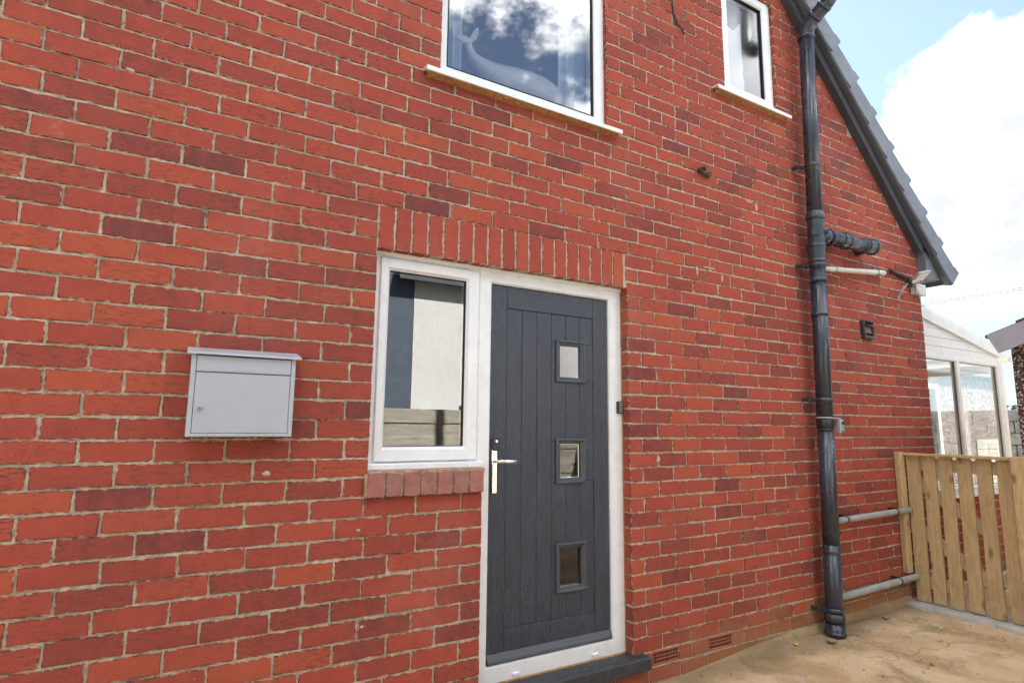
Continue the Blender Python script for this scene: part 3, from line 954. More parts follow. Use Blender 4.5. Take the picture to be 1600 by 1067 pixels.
# --- upper windows
def upper_window(x0, x1, z0, z1, fw, sill, seal_right, sashw=None, glass=M_GLASS):
    wy = .030
    mb = MB(); frame_ring(mb, x0, x1, z0, z1, wy, .10, fw, c=.005)
    w = mb.obj('window', M_UPVC, house)
    a, b, c, d = x0 + fw, x1 - fw, z0 + fw, z1 - fw
    if sashw:
        s2 = MB(); frame_ring(s2, a - .012, b + .012, c - .012, d + .012, wy - .012, .09, sashw, c=.005); s2.obj('sash', M_UPVC, w)
        a, b, c, d = a + sashw - .012, b - sashw + .012, c + sashw - .012, d - sashw + .012
    gk = MB(); frame_ring(gk, a - .001, b + .001, c - .001, d + .001, wy + .004, wy + .03, .005, c=.001); gk.obj('gasket', M_RUBBER, w)
    sheet(a - .003, b + .003, wy + .018, c - .003, d + .003).obj('pane', glass, w)
    sx0, sx1, st = sill
    s3 = MB()
    s3.prism([(-.055, st - .030), (-.055, st - .006), (-.050, st - .003), (wy + .02, st + .004), (wy + .02, st - .006), (-.045, st - .012), (-.045, st - .030)], sx0, sx1, axis='x')
    s3.obj('sill', M_UPVC, w)
    s4 = MB()
    n = 14; vs_, fs_ = [], []
    for i in range(n + 1):
        x = sx0 + .012 + (sx1 - sx0 - .024) * i / n
        j1, j2 = br.uniform(-.004, .004), br.uniform(-.004, .004)
        vs_ += [(x, -.046, st - .013), (x, -.044 + j1, st - .026 + j2), (x, -.020 + j2, st - .034 + j1), (x, .01, st - .040 + j1)]
    for i in range(n):
        for q in range(3): fs_.append((i * 4 + q, i * 4 + 4 + q, i * 4 + 5 + q, i * 4 + 1 + q))
    s4.add(vs_, fs_); s4.obj('sill_bed', M_SEAL, w)
    MB().box(x1 - .004 + .005, x1 + .010, .004, wy + .02, z0 + .02, z1, .002).obj('sealant', M_SEAL, w)
    return w
w1 = upper_window(1.022, 2.168, 3.200, 4.46, .084, (.962, 2.238, 3.200), True, None, M_GLASS_UP)
w2 = upper_window(3.245, 3.862, 3.796, 4.765, .050, (3.127, 3.950, 3.794), True, .066, M_GLASS_OBS)

# rooms behind the openings
def room(x0, x1, y0, y1, z0, z1, name='interior_room', m=M_ROOM):
    mb = MB()
    P8 = [(x, y, z) for x in (x0, x1) for y in (y0, y1) for z in (z0, z1)]
    mb.add(P8, [(0, 1, 3, 2), (4, 6, 7, 5), (2, 3, 7, 6), (0, 2, 6, 4), (1, 5, 7, 3)])
    return mb.obj(name, m, house)
room(.70, 2.36, .136, 3.2, .10, 2.5)
room(.55, 2.70, .102, 1.5, 3.0, 4.9, m=simple('sky_reflection_blue', (0.30, 0.46, 0.82), 0.9))  # blue room colour stands in for sky reflected in the upper pane
room(2.95, 4.00, .102, 1.2, 3.6, 4.66, m=simple('bathroom_tile', (0.36, 0.46, 0.48), 0.6))

# --- roof
roof_v = []
def slope_pt(s, p, y):      # s along slope from the eave tip upwards is negative; here s measured from V0 down the slope
    return (V0[0] + VD[0] * s + VN[0] * p, y, V0[1] + VD[1] * s + VN[1] * p)
S_TOP = (RIDGE - V0[0]) / VD[0] - .12
S_LOW = 3.02
rm = MB()
for mir in (1, -1):
    def q(s, p, y):
        a = slope_pt(s, p, y)
        return a if mir == 1 else (2 * RIDGE - a[0], a[1], a[2])
    vs = [q(S_TOP, .12, -.05), q(S_LOW, .12, -.05), q(S_LOW, .12, 8.05), q(S_TOP, .12, 8.05), q(S_TOP, .24, -.05), q(S_LOW, .24, -.05), q(S_LOW, .24, 8.05), q(S_TOP, .24, 8.05)]
    rm.add(vs, [(0, 1, 2, 3), (4, 7, 6, 5), (0, 4, 5, 1), (1, 5, 6, 2), (2, 6, 7, 3), (3, 7, 4, 0)])
roof = rm.obj('roof', M_TILE, house)
BY = -.066
for mir in (1, -1):
    def q(s, p, y):
        a = slope_pt(s, p, y)
        return a if mir == 1 else (2 * RIDGE - a[0], a[1], a[2])
    def bar(mb, s0, s1, p0, p1, y0, y1):
        vs = [q(s, p, y) for s in (s0, s1) for p in (p0, p1) for y in (y0, y1)]
        mb.add(vs, [(0, 1, 3, 2), (4, 6, 7, 5), (0, 4, 5, 1), (2, 3, 7, 6), (0, 2, 6, 4), (1, 5, 7, 3)])
        return mb
    SE = 2.56
    bar(MB(), S_TOP, SE, .000, .135, BY, BY + .018).obj('bargeboard', M_BARGE, roof)
    b2 = bar(MB(), S_TOP, SE, .012, .020, BY + .0185, .03); bar(b2, S_TOP, SE, .070, .082, BY - .005, BY - .0005); b2.obj('soffit', M_BARGE, roof)
# verge units, overlapping like tiles
TP = .345
nt = int((S_LOW - S_TOP) / TP) + 1
def verge_unit(s0, s1, mir):
    mb = MB()
    y0 = BY - .062
    def q(s, p, y):
        a = slope_pt(s, p, y)
        return a if mir == 1 else (2 * RIDGE - a[0], a[1], a[2])
    # upper end slides under the next unit: lower end stands proud
    sec0 = [(.075, BY - .006), (.060, y0 + .012), (.066, y0), (.208, y0 - .004), (.222, y0 + .006), (.226, BY + .05), (.20, BY + .05)]
    sec1 = [(.075, BY - .006), (.060, y0 + .004), (.066, y0 - .010), (.234, y0 - .014), (.250, y0 - .004), (.256, BY + .05), (.23, BY + .05)]
    n = len(sec0)
    vs = [q(s0, p, y) for p, y in sec0] + [q(s1, p, y) for p, y in sec1]
    fs = [(i, (i + 1) % n, n + (i + 1) % n, n + i) for i in range(n)] + [tuple(range(n))[::-1], tuple(range(n, 2 * n))]
    mb.add(vs, fs)
    # moulded drip rib along the face and the notch lip at the lower end
    lip = [(.064, y0 - .016), (.242, y0 - .020), (.242, y0 - .008), (.064, y0 - .004)]
    vs = [q(s1 - .085, p, y + .008) for p, y in lip] + [q(s1 - .004, p, y) for p, y in lip]
    mb.add(vs, [(0, 1, 5, 4), (1, 2, 6, 5), (2, 3, 7, 6), (3, 0, 4, 7), (3, 2, 1, 0), (4, 5, 6, 7)])
    return mb
for mir in (1, -1):
    for i in range(nt):
        s1 = S_LOW - .02 - i * TP
        verge_unit(s1 - TP - .015, s1, mir).obj('verge_unit', M_VERGE, roof)
# boxed eave end
eb = MB()
eb.prism([(5.792, 2.770), (6.030, 2.770), (6.030, 2.868), (5.90, 3.02), (5.792, 3.02)], BY + .0195, .0)
eb.prism([(5.788, 2.764), (6.036, 2.764), (6.036, 2.872), (5.87, 3.03), (5.845, 2.93), (5.80, 2.995)], BY - .003, BY + .019)
eb.obj('box_end', M_VERGE, roof)
MB().box(5.792, 6.030, .002, 8.0, 2.766, 2.784, .002).obj('soffit_board', M_BARGE, roof)
MB().box(6.031, 6.048, -.03, 8.0, 2.764, 2.93, .002).obj('fascia', M_VERGE, roof)
gt = MB()
gt.tube([(6.10, -.06, 2.93), (6.10, 8.0, 2.93)], .052, 14); gt.obj('gutter', M_VERGE, roof)

# ------------------------------------------------------------------ mailbox
mbx = thing('mailbox', 'silver grey wall mailbox with small round lock, left of the door', 'mailbox', (.228, 0, 1.346))
mx0, mx1, mz0, mz1, my = .0395, .4165, 1.346, 1.664, -.100
b = MB()
b.box(mx0, mx0 + .0165, my, -.006, mz0, mz1, .0015); b.box(mx1 - .0165, mx1, my, -.006, mz0, mz1, .0015)
b.box(mx0 + .016, mx1 - .016, my, -.006, mz0, mz0 + .012, .0015)
b.box(mx0 + .016, mx1 - .016, -.012, -.006, mz0 + .011, mz1 - .002, .001)
b.obj('body', M_SILVER, mbx)
MB().box(mx0 + .017, mx1 - .017, my + .0065, -.02, mz0 + .013, mz1 - .008, 0).obj('gap_block', M_GAP_SHADE, mbx)  # dark block inside the box, standing for shade in the door gaps
dr = MB().box(mx0 + .0185, mx1 - .0185, my + .0008, my + .006, mz0 + .014, 1.5905, .001).obj('door', M_SILVER, mbx)
lk = MB(); lk.tube([(.0785, my + .002, 1.452), (.0785, my - .003, 1.452), (.0785, my - .005, 1.452)], [.0115, .0112, .0095], 24); lk.box(.0772, .0798, my - .0056, my - .003, 1.4485, 1.4555, 0, 1)
lk.obj('lock', [M_CHROME, M_BLACK], dr)
fl = MB()
fl.box(mx0 + .0185, mx1 - .0185, my - .001, my + .004, 1.5985, mz1 - .010, .001)
fl.box(mx0 + .0185, mx1 - .0185, my - .004, my + .004, 1.5935, 1.5985, .0015); fl.obj('flap', M_SILVER, mbx)
ld = MB()
ld.prism([(-.004, 1.694), (my - .018, 1.6665), (my - .019, 1.658), (my - .0165, 1.658), (my - .0155, 1.664), (-.004, 1.690)], .0235, .4345, axis='x')
ld.obj('lid', M_SILVER, mbx)

# ------------------------------------------------------------------ soil pipe
def pxz(z): return 4.003 + .0255 * z
PY = -.108
def pp(z, dx=0, dy=0): return (pxz(z) + dx, PY + dy, z)
soil = thing('soil_pipe', 'tall black plastic soil pipe with side branch running up the wall', 'pipe', (4.003, PY, -.03))
R0 = .0550
MB().tube([pp(-.03), pp(.09)], [.060, .060], 28).obj('base_socket', M_PIPE, soil)
MB().tube([pp(.06), pp(.60)], R0, 28).obj('pipe_length', M_PIPE, soil)
MB().tube([pp(.56), pp(1.39)], R0 - .0006, 28).obj('pipe_length', M_PIPE, soil)
MB().tube([pp(1.375), pp(2.60)], R0, 28).obj('pipe_length', M_PIPE, soil)
MB().tube([pp(3.02), pp(4.47)], R0, 28).obj('pipe_length', M_PIPE, soil)
def collar(zs, rs, name='collar', m=M_PIPE):
    mb = MB(); mb.tube([pp(z) for z in zs], rs, 28, False); return mb.obj(name, m, soil)
collar([.015, .018, .034, .040], [.055, .068, .068, .055])
collar([.098, .102, .135, .150, .153], [.055, .066, .067, .062, .055])
collar([.540, .545, .566, .570], [.0545, .0585, .0585, .0545])
collar([1.385, 1.389, 1.393], [.0545, .0565, .0545])
# branch fitting
bf = MB()
bf.tube([pp(2.58), pp(2.64), pp(2.70), pp(2.90), pp(2.98), pp(3.005)], [.0555, .0565, .0585, .0585, .0585, .0560], 28, False)
bz = 2.845
bf.tube([(pxz(bz) + .03, PY, bz), (pxz(bz) + .185, PY, bz + .004)], .0575, 26)
branch = bf.obj('branch_fitting', M_PIPE, soil)
collar([2.950, 2.956, 2.975, 2.990, 3.012, 3.018], [.058, .067, .069, .064, .063, .0555])
collar([2.735, 2.740, 2.755, 2.762], [.058, .0635, .0635, .0565])
collar([2.618, 2.622, 2.640, 2.646], [.0555, .0625, .0625, .0565])
# side boss aimed at the front right
bo = MB(); d0 = V((.74, -.66, .03)).normalized(); c0 = V(pp(2.865))
bo.tube([c0 + d0 * .045, c0 + d0 * .082], .030, 20, False); bo.tube([c0 + d0 * .082, c0 + d0 * .0815, c0 + d0 * .05], [.030, .0225, .0225], 20, False)
bo.obj('boss_socket', M_PIPE, soil)
bo = MB(); d1 = V((-.86, -.5, 0)).normalized()
bo.tube([c0 + d1 * .045 - V((0, 0, .02)), c0 + d1 * .070 - V((0, 0, .02))], .028, 20); bo.obj('boss_cap', M_PIPE, soil)
# horizontal branch pipe
hz = lambda x: bz + .004 + (x - 4.25) * .035
hb_ = MB(); hb_.tube([(4.22, PY, hz(4.22)), (4.845, PY, hz(4.845))], .0545, 28); hb_.obj('branch_pipe', M_PIPE, soil)
for x, r_ in ((4.245, .0665), (4.365, .0575), (4.470, .0665), (4.715, .0575), (4.838, .0675)):
    mb = MB(); mb.tube([(x - .013, PY, hz(x)), (x - .011, PY, hz(x)), (x + .011, PY, hz(x)), (x + .013, PY, hz(x))], [.054, r_, r_, .054], 28, x > 4.8)
    mb.obj('collar', M_PIPE, soil)
mb = MB(); mb.tube([(4.385, PY, hz(4.385)), (4.47, PY, hz(4.47))], .0605, 28, False); mb.obj('socket', M_PIPE, soil)
mb = MB(); mb.tube([(4.735, PY, hz(4.735)), (4.83, PY, hz(4.83))], .0605, 28, False); mb.obj('socket', M_PIPE, soil)
mb = MB(); mb.tube([(4.80, PY + .03, hz(4.80)), (4.80, .02, hz(4.80))], .05, 20, False); mb.obj('wall_stub', M_PIPE, soil)
# swan neck at the top
sn = MB(); sn.tube([pp(4.45), pp(4.50), (pxz(4.5), PY - .018, 4.545), (pxz(4.5), PY - .06, 4.590), (pxz(4.5), PY - .185, 4.660), (pxz(4.5), PY - .215, 4.688), (pxz(4.5), PY - .228, 4.735), (pxz(4.5), PY - .228, 5.9)], [.0555, .0555, .0555, .0555, .0555, .0555, .0555, .0545], 28)
sn.obj('swan_neck', M_PIPE, soil)
collar([4.455, 4.459, 4.480, 4.484], [.055, .0655, .0655, .055])
for (a, b_) in (((PY - .075, 4.598), (PY - .098, 4.611)), ((PY - .150, 4.640), (PY - .172, 4.653))):
    mb = MB(); x = pxz(4.5); mb.tube([(x, a[0], a[1]), (x, b_[0], b_[1])], .0595, 28); mb.obj('collar', M_PIPE, soil)
# holding clips
def clip(z, r=.0600, lug=True, bolts=False, m=M_PIPE):
    mb = MB()
    mb.tube([pp(z - .014), pp(z - .0135), pp(z + .0135), pp(z + .014)], [.055, r, r, .055], 28, False)
    if lug:
        mb.box(pxz(z) - .105, pxz(z) - .045, PY + .045, PY + .060, z - .016, z + .016, .003)
        mb.box(pxz(z) - .100, pxz(z) - .080, PY + .055, .006, z - .013, z + .013, .002)
        mb.box(pxz(z) + .035, pxz(z) + .075, PY + .050, PY + .064, z - .014, z + .014, .003)
    if bolts:
        for s_ in (-1, 1):
            mb.box(pxz(z) + s_ * .060 - .011, pxz(z) + s_ * .060 + .011, PY - .014, PY + .02, z - .015, z + .015, .003)
            mb.tube([(pxz(z) + s_ * .060, PY - .02, z), (pxz(z) + s_ * .060, PY - .008, z)], .006, 10, True, 1)
    return mb.obj('pipe_clip', [m, M_SCREW], soil)
clip(3.385); clip(2.60); clip(2.485, bolts=True, lug=False); clip(2.228, bolts=True, lug=False); clip(1.600); clip(.175)
# key safe strapped to the pipe
ks = thing('key_safe', 'small grey key safe strapped to the black soil pipe', 'key safe', pp(1.36))
mb = MB(); mb.box(4.098, 4.150, PY - .078, PY - .032, 1.362, 1.462, .009); mb.obj('case', M_GREYP, ks)
mb = MB(); mb.tube([(4.124, PY - .0785, 1.438), (4.124, PY - .083, 1.438)], .013, 20); mb.obj('dial', M_BLACK, ks)
mb = MB(); mb.box(4.108, 4.140, PY - .0805, PY - .077, 1.374, 1.380, .001); mb.obj('release_catch', M_BLACK, ks)
mb = MB(); mb.tube([pp(1.466), pp(1.467), pp(1.476), pp(1.477)], [.0555, .062, .062, .0555], 28, False); mb.box(4.06, 4.135, PY - .065, PY - .045, 1.465, 1.475, .002); mb.obj('strap', M_GREYP, ks)
mb = MB(); mb.tube([pp(1.395), pp(1.396), pp(1.462), pp(1.463)], [.0555, .0568, .0568, .0555], 28, False); mb.obj('sleeve', M_BLACK, ks)

# ------------------------------------------------------------------ waste pipes
def waste(label, pts, r, mat, clips, cm, name='waste_pipe', sock=()):
    t = thing(name, label, 'pipe', pts[0])
    MB().tube(pts, r, 20).obj('pipe_run', mat, t)
    p0, p1 = V(pts[0]), V(pts[-1])
    for x in clips:
        f = (x - pts[0][0]) / (pts[1][0] - pts[0][0]); q = V(pts[0]).lerp(V(pts[1]), f)
        mb = MB(); mb.tube([q - V((.008, 0, 0)), q + V((.008, 0, 0))], r + .0035, 20)
        mb.box(q.x - .008, q.x + .008, q.y, .004, q.z + r * .4, q.z + r + .008, .002)
        mb.obj('clip', cm, t)
    for x, l in sock:
        f = (x - pts[0][0]) / (pts[1][0] - pts[0][0]); q = V(pts[0]).lerp(V(pts[1]), f)
        mb = MB(); mb.tube([q - V((l, 0, 0)), q + V((l, 0, 0))], r + .003, 20); mb.obj('socket', mat, t)
    return t
waste('white waste pipe running from the soil pipe below the black branch', [(4.06, -.060, 2.592), (5.085, -.056, 2.700), (5.105, -.048, 2.702), (5.115, -.030, 2.702), (5.115, .01, 2.702)], .0205, M_PIPEWHITE, (4.38, 4.98), M_GREYP, sock=((5.065, .02),))
waste('mottled grey waste pipe, the higher one meeting the gate post', [(4.06, -.058, .738), (5.185, -.058, .756), (5.20, -.05, .756), (5.205, .01, .756)], .0225, M_PIPEGREY, (4.30, 4.98), M_BLACK, sock=((5.165, .02),))
waste('grey waste pipe close to the ground behind the gate bottom', [(4.06, -.058, .218), (5.60, -.058, .246), (5.62, -.05, .246), (5.625, .01, .246)], .0245, M_PIPEGREY, (4.95,), M_BLACK)

# ------------------------------------------------------------------ small wall fittings
vt = thing('wall_vent', 'small dark brown vent box on the brickwork near the corner', 'vent', (4.855, 0, 2.12))
mb = MB(); frame_ring(mb, 4.778, 4.930, 2.124, 2.272, -.034, .004, .020, .020, .026, .014, .004); mb.obj('housing', M_BROWNP, vt)
mb = MB(); mb.prism([(-.008, 2.250), (-.050, 2.228), (-.052, 2.222), (-.008, 2.236)], 4.792, 4.918, axis='x'); mb.obj('flap', M_BROWNP, vt)
mb = MB(); mb.box(4.796, 4.912, -.016, -.008, 2.172, 2.226, .002); mb.obj('grille_plate', simple('tan_plate', (0.26, 0.19, 0.14), 0.7), vt)
mb = MB(); mb.box(4.797, 4.911, -.006, .002, 2.145, 2.258, 0); mb.obj('duct_shade', M_VOID_SHADE, vt)  # near-black plate stands for the shade inside the duct

st = thing('pipe_stub', 'cut rusty pipe stubs poking out of the upper brickwork', 'pipe stub', (3.0, 0, 3.11))
mb = MB(); mb.tube([(2.965, .02, 3.125), (2.965, -.040, 3.122)], .024, 14, False); mb.tube([(2.965, -.040, 3.122), (2.965, -.038, 3.122), (2.965, .0, 3.125)], [.024, .015, .015], 14, False); mb.obj('pipe_end', M_RUST, st)
mb = MB(); mb.tube([(3.028, .02, 3.108), (3.030, -.030, 3.104)], .020, 12); mb.box(2.97, 3.03, -.016, .004, 3.098, 3.122, .004); mb.obj('pipe_end', M_RUST, st)

kp = thing('keypad', 'small black keypad with white buttons stuck on the white door frame', 'keypad', (2.275, FY, 1.474))
mb = MB(); mb.box(2.254, 2.2955, FY - .016, FY + .0005, 1.474, 1.544, .003); body = mb.obj('case', M_BLACK, kp)
for r_ in range(5):
    for c_ in range(2):
        MB().box(2.2665 + c_ * .014, 2.2735 + c_ * .014, FY - .0178, FY - .015, 1.4805 + r_ * .0125, 1.4865 + r_ * .0125, .001).obj('button', M_LIGHTP, kp)

cb = MB()
cb.tube([(2.742, -.006, 4.60), (2.747, -.006, 4.319), (2.756, -.008, 4.215), (2.785, -.012, 4.148), (2.822, -.018, 4.112), (2.850, -.012, 4.090)], .0055, 8)
tag(cb.obj('loose_cable', M_BLACK, None, (2.75, 0, 4.09)), 'thin dark cable hanging loose between the two upper windows', 'cable')

# floodlight under the eave corner
fl = thing('floodlight', 'small tilted floodlight with sensor and looped wires under the eave corner', 'floodlight', (5.62, 0, 2.66))
rot = Matrix.Translation((5.560, -.120, 2.712)) @ Matrix.Rotation(math.radians(-14), 4, 'Y') @ Matrix.Rotation(math.radians(-40), 4, 'X')
mb = MB(); mb.box(-.110, .110, -.062, .062, -.004, .018, .004, 0, rot); mb.obj('lamp_body', M_GREYP, fl)
mb = MB(); mb.box(-.088, .088, -.045, .045, -.0075, -.003, .001, 0, rot); mb.obj('led_panel', simple('led_lens', (0.72, 0.68, 0.56), 0.3), fl)
mb = MB(); mb.box(5.585, 5.625, -.10, .004, 2.690, 2.712, .003); mb.box(5.575, 5.635, -.018, .004, 2.655, 2.725, .003); mb.obj('bracket', M_BLACK, fl)
mb = MB(); mb.tube([(5.425, -.085, 2.672), (5.425, -.120, 2.655)], [.030, .022], 16); mb.tube([(5.425, -.112, 2.661), (5.425, -.132, 2.648)], [.020, .010], 14, True, 1); mb.box(5.425, 5.60, -.082, -.070, 2.672, 2.684, .002); mb.obj('sensor', [M_BLACK, M_LIGHTP], fl)
mb = MB(); mb.box(5.63, 5.80, -.050, .003, 2.590, 2.690, .005); mb.obj('junction_box', M_LIGHTP, fl)
mb = MB(); mb.tube([(5.40, -.09, 2.645), (5.37, -.06, 2.59), (5.345, -.03, 2.53), (5.35, -.02, 2.505), (5.37, -.02, 2.51), (5.385, -.03, 2.56), (5.40, -.06, 2.63)], .005, 8)
mb.tube([(5.58, -.05, 2.65), (5.63, -.06, 2.61), (5.66, -.052, 2.555), (5.68, -.02, 2.53)], .004, 8); mb.obj('wire', M_GREYP, fl)
mb = MB(); mb.tube([(5.28, -.012, 2.765), (5.36, -.016, 2.75), (5.45, -.014, 2.742), (5.54, -.02, 2.722)], [.012, .015, .014, .010], 8); mb.obj('conduit', M_RUST, fl)

# ------------------------------------------------------------------ things in the windows
wh = thing('whale_ornament', 'white whale ornament with raised tail behind the upper window', 'ornament', (1.6, .18, 3.28))
spine = [((1.300, .18, 3.600), .010), ((1.296, .18, 3.570), .017), ((1.302, .18, 3.535), .022), ((1.322, .18, 3.500), .029), ((1.360, .18, 3.472), .040), ((1.420, .18, 3.445), .055), ((1.50, .18, 3.430), .070), ((1.60, .18, 3.432), .080), ((1.70, .18, 3.432), .086), ((1.79, .18, 3.425), .085), ((1.86, .18, 3.412), .076), ((1.905, .18, 3.400), .060), ((1.925, .18, 3.392), .032)]
mb = MB(); mb.tube([p for p, r in spine], [r for p, r in spine], 18); body = mb.obj('body', M_WHITE_CER, wh)
def fluke(pts, y, th):
    mb = MB(); n = len(pts)
    vs = [(x, y - th, z) for x, z in pts] + [(x, y + th, z) for x, z in pts]
    mb.prism(pts, y - th, y + th); return mb
fluke([(1.296, 3.575), (1.308, 3.575), (1.342, 3.610), (1.353, 3.650), (1.352, 3.692), (1.334, 3.672), (1.312, 3.635), (1.298, 3.600)], .18, .010).obj('tail_fluke', M_WHITE_CER, wh)
fluke([(1.304, 3.590), (1.300, 3.570), (1.275, 3.555), (1.245, 3.558), (1.208, 3.572), (1.235, 3.590), (1.270, 3.600)], .172, .010).obj('tail_fluke', M_WHITE_CER, wh)

def curtain(label, x0, x1, z0, z1, folds, y=.185, amp=.018):
    mb = MB(); n = folds * 8; vs_, fs_ = [], []
    for j, z in enumerate((z0, (z0 * 2 + z1) / 3, (z0 + 2 * z1) / 3, z1)):
        for i in range(n + 1):
            f = i / n
            ph = f * folds * 2 * math.pi
            vs_.append((x0 + (x1 - x0) * f + .006 * math.sin(ph * 2 + j), y + amp * math.sin(ph + .15 * j), z))
    for j in range(3):
        for i in range(n):
            fs_.append((j * (n + 1) + i, j * (n + 1) + i + 1, (j + 1) * (n + 1) + i + 1, (j + 1) * (n + 1) + i))
    mb.add(vs_, fs_, 0, True)
    o = mb.obj('curtain', M_CURTAIN, None, ((x0 + x1) / 2, y, z0))
    md = o.modifiers.new('thick', 'SOLIDIFY'); md.thickness = .003
    return tag(o, label, 'curtain')
curtain('narrow pale blue curtain by the whale tail in the upper window', 1.16, 1.252, 3.10, 4.75, 2)
curtain('wide pale blue curtain behind the whale head in the upper window', 1.925, 2.34, 3.10, 4.75, 6)
mb = MB()
mb.prism([(3.36, 3.86), (3.60, 3.86), (3.605, 4.02), (3.592, 4.10), (3.60, 4.17), (3.588, 4.27), (3.590, 4.53), (3.505, 4.435), (3.36, 4.455)], .095, .100)  # pale sheet added, cut to imitate the pane's pale and dark reflection
tag(mb.obj('added_panel', M_PANEL, None, (3.5, .16, 3.86)), 'pale panel added inside the small upper window to lighten its glass', 'panel')

# ------------------------------------------------------------------ gate
gate = thing('gate', 'softwood garden gate of upright boards between the house and garage', 'gate', (5.22, -.42, .06))
GX = 5.215
bd = [(-.046, -.143), (-.163, -.253), (-.279, -.368), (-.398, -.493), (-.525, -.620), (-.653, -.742)]
for i, (a, b) in enumerate(bd):
    mb = MB()
    zt, zb = 1.185 + br.uniform(-.002, .002), .062 + br.uniform(-.004, .008)
    le = br.uniform(-.004, .004)
    n = 8
    vs_ = []
    for j in range(n + 1):
        z = zb + (zt - zb) * j / n
        w_ = .0015 * math.sin(j * 1.7 + i)
        for (y, x) in ((a + le + w_, GX + .001), (a + le - .002 + w_, GX - .001), (b + .002 + w_, GX - .001), (b + w_, GX + .001), (b + w_, GX + .020), (a + le + w_, GX + .020)):
            vs_.append((x, y, z))
    fs_ = [(j * 6 + q, j * 6 + (q + 1) % 6, (j + 1) * 6 + (q + 1) % 6, (j + 1) * 6 + q) for j in range(n) for q in range(6)]
    fs_ += [tuple(range(6)), tuple(range(n * 6, n * 6 + 6))]
    mb.add(vs_, fs_); mb.obj('board', M_GATE, gate)
mb = MB(); mb.box(5.175, 5.250, -.755, -.043, 1.187, 1.206, .002); mb.obj('top_cap', M_GATE, gate)
mb = MB(); mb.box(GX + .021, GX + .060, -.765, -.045, 1.07, 1.165, .002); mb.obj('rail', M_GATE, gate)
mb = MB(); mb.box(GX + .021, GX + .060, -.765, -.045, .16, .25, .002); mb.obj('rail', M_GATE, gate)
nl = MB()
for a, b in bd:
    for z in (1.135, 1.10, .225, .185):
        for f in (.25, .75):
            y = a + (b - a) * f + br.uniform(-.006, .006); zz = z + br.uniform(-.006, .006)
            nl.tube([(GX - .0022, y, zz), (GX + .002, y, zz)], .0032, 8)
o = nl.obj('nail', M_SCREW, gate); o['kind'] = 'stuff'
# diagonal braces
for s0, s1 in (((-.60, .25), (-.10, .60)), ((-.60, .62), (-.10, .98))):
    d = V((0, s1[0] - s0[0], s1[1] - s0[1])); n_ = V((0, -d.z, d.y)).normalized() * .042
    p = [(s0[0] + n_.y, s0[1] + n_.z), (s1[0] + n_.y, s1[1] + n_.z), (s1[0] - n_.y, s1[1] - n_.z), (s0[0] - n_.y, s0[1] - n_.z)]
    mb = MB(); mb.prism(p, GX + .0215, GX + .058, axis='x'); mb.obj('brace', M_GATE, gate)
gp1 = MB(); gp1.box(5.120, 5.205, -.042, -.004, .268, 1.213, .003)
tag(gp1.obj('gate_post', M_GATE, None, (5.16, -.02, .268)), 'timber gate batten fixed to the brick wall above the ground', 'post', 'gate posts')
gp2 = MB(); gp2.box(5.150, 5.245, -.850, -.758, .03, 1.212, .003)
tag(gp2.obj('gate_post', M_GATE, None, (5.2, -.82, .03)), 'timber gate post beside the pebbledash garage', 'post', 'gate posts')
tb = MB()
n = 12; vs_, fs_ = [], []
for i in range(n + 1):
    y = .02 - 1.05 * i / n
    w_ = br.uniform(-.010, .010)
    vs_ += [(5.095 + w_, y, .0), (5.105 + w_, y, .046 + br.uniform(-.003, .003)), (5.13 + w_, y, .052), (5.34, y, .054), (5.36, y, .0)]
for i in range(n):
    for q in range(4): fs_.append((i * 5 + q, i * 5 + 5 + q, i * 5 + 6 + q, i * 5 + 1 + q))
tb.add(vs_, fs_)
o = tb.obj('gate_threshold', M_CONC); o['kind'] = 'structure'

# ------------------------------------------------------------------ conservatory
con = thing('conservatory', 'white lean-to conservatory with tall windows behind the house corner', 'conservatory', (6.7, .12, 0))
CY = .12
def ctop(x): return 2.575 - .175 * (x - 5.80)
mb = MB(); mb.prism([(5.805, ctop(5.805)), (7.74, ctop(7.74)), (7.74, ctop(7.74) - .105), (5.805, ctop(5.805) - .105)], CY - .035, CY - .012); mb.obj('fascia', M_UPVC_OLD, con)
for i in range(5):
    z0 = 2.105 + .085 * i; z1 = z0 + .081
    xr = min(7.64, 5.80 + (2.575 - .10 - z0) / .175)
    xr2 = min(7.64, 5.80 + (2.575 - .10 - z1) / .175)
    if xr < 5.9: continue
    mb = MB(); mb.prism([(5.805, z0), (xr, z0), (max(xr2, 5.81), z1), (5.805, z1)], CY - .008, CY + .01); mb.obj('cladding_board', M_UPVC_OLD, con)
mb = MB(); mb.prism([(5.805, 2.09), (7.64, 2.09), (7.64, ctop(7.64) - .02), (5.805, ctop(5.805) - .02)], CY + .011, CY + .03); mb.obj('gable_panel', M_UPVC_OLD, con)
fr_ = MB()
frame_ring(fr_, 5.805, 6.655, .80, 2.105, CY - .012, CY + .045, .07, .030, .06, .045)
frame_ring(fr_, 6.655, 7.56, .80, 2.105, CY - .012, CY + .045, .030, .045, .06, .045)
fr_.box(7.56, 7.645, CY - .016, CY + .07, .78, 2.105, .004)
fr_.box(7.645, 7.66, CY - .01, 3.0, 2.00, 2.10, .002)
fr_.obj('window_frame', M_UPVC_OLD, con)
gk = MB(); frame_ring(gk, 5.874, 6.626, .859, 2.061, CY + .012, CY + .019, .006, c=.001); frame_ring(gk, 6.684, 7.516, .859, 2.061, CY + .012, CY + .019, .006, c=.001); gk.obj('gasket', M_RUBBER, con)
sheet(5.87, 6.63, CY + .02, .855, 2.065).obj('pane', M_GLASS_CON, con)
sheet(6.68, 7.52, CY + .02, .855, 2.065).obj('pane', M_GLASS_CON, con)
MB().box(7.575, 7.640, 1.5, 3.0, .80, 2.0, .003).obj('end_frame', M_UPVC_OLD, con)
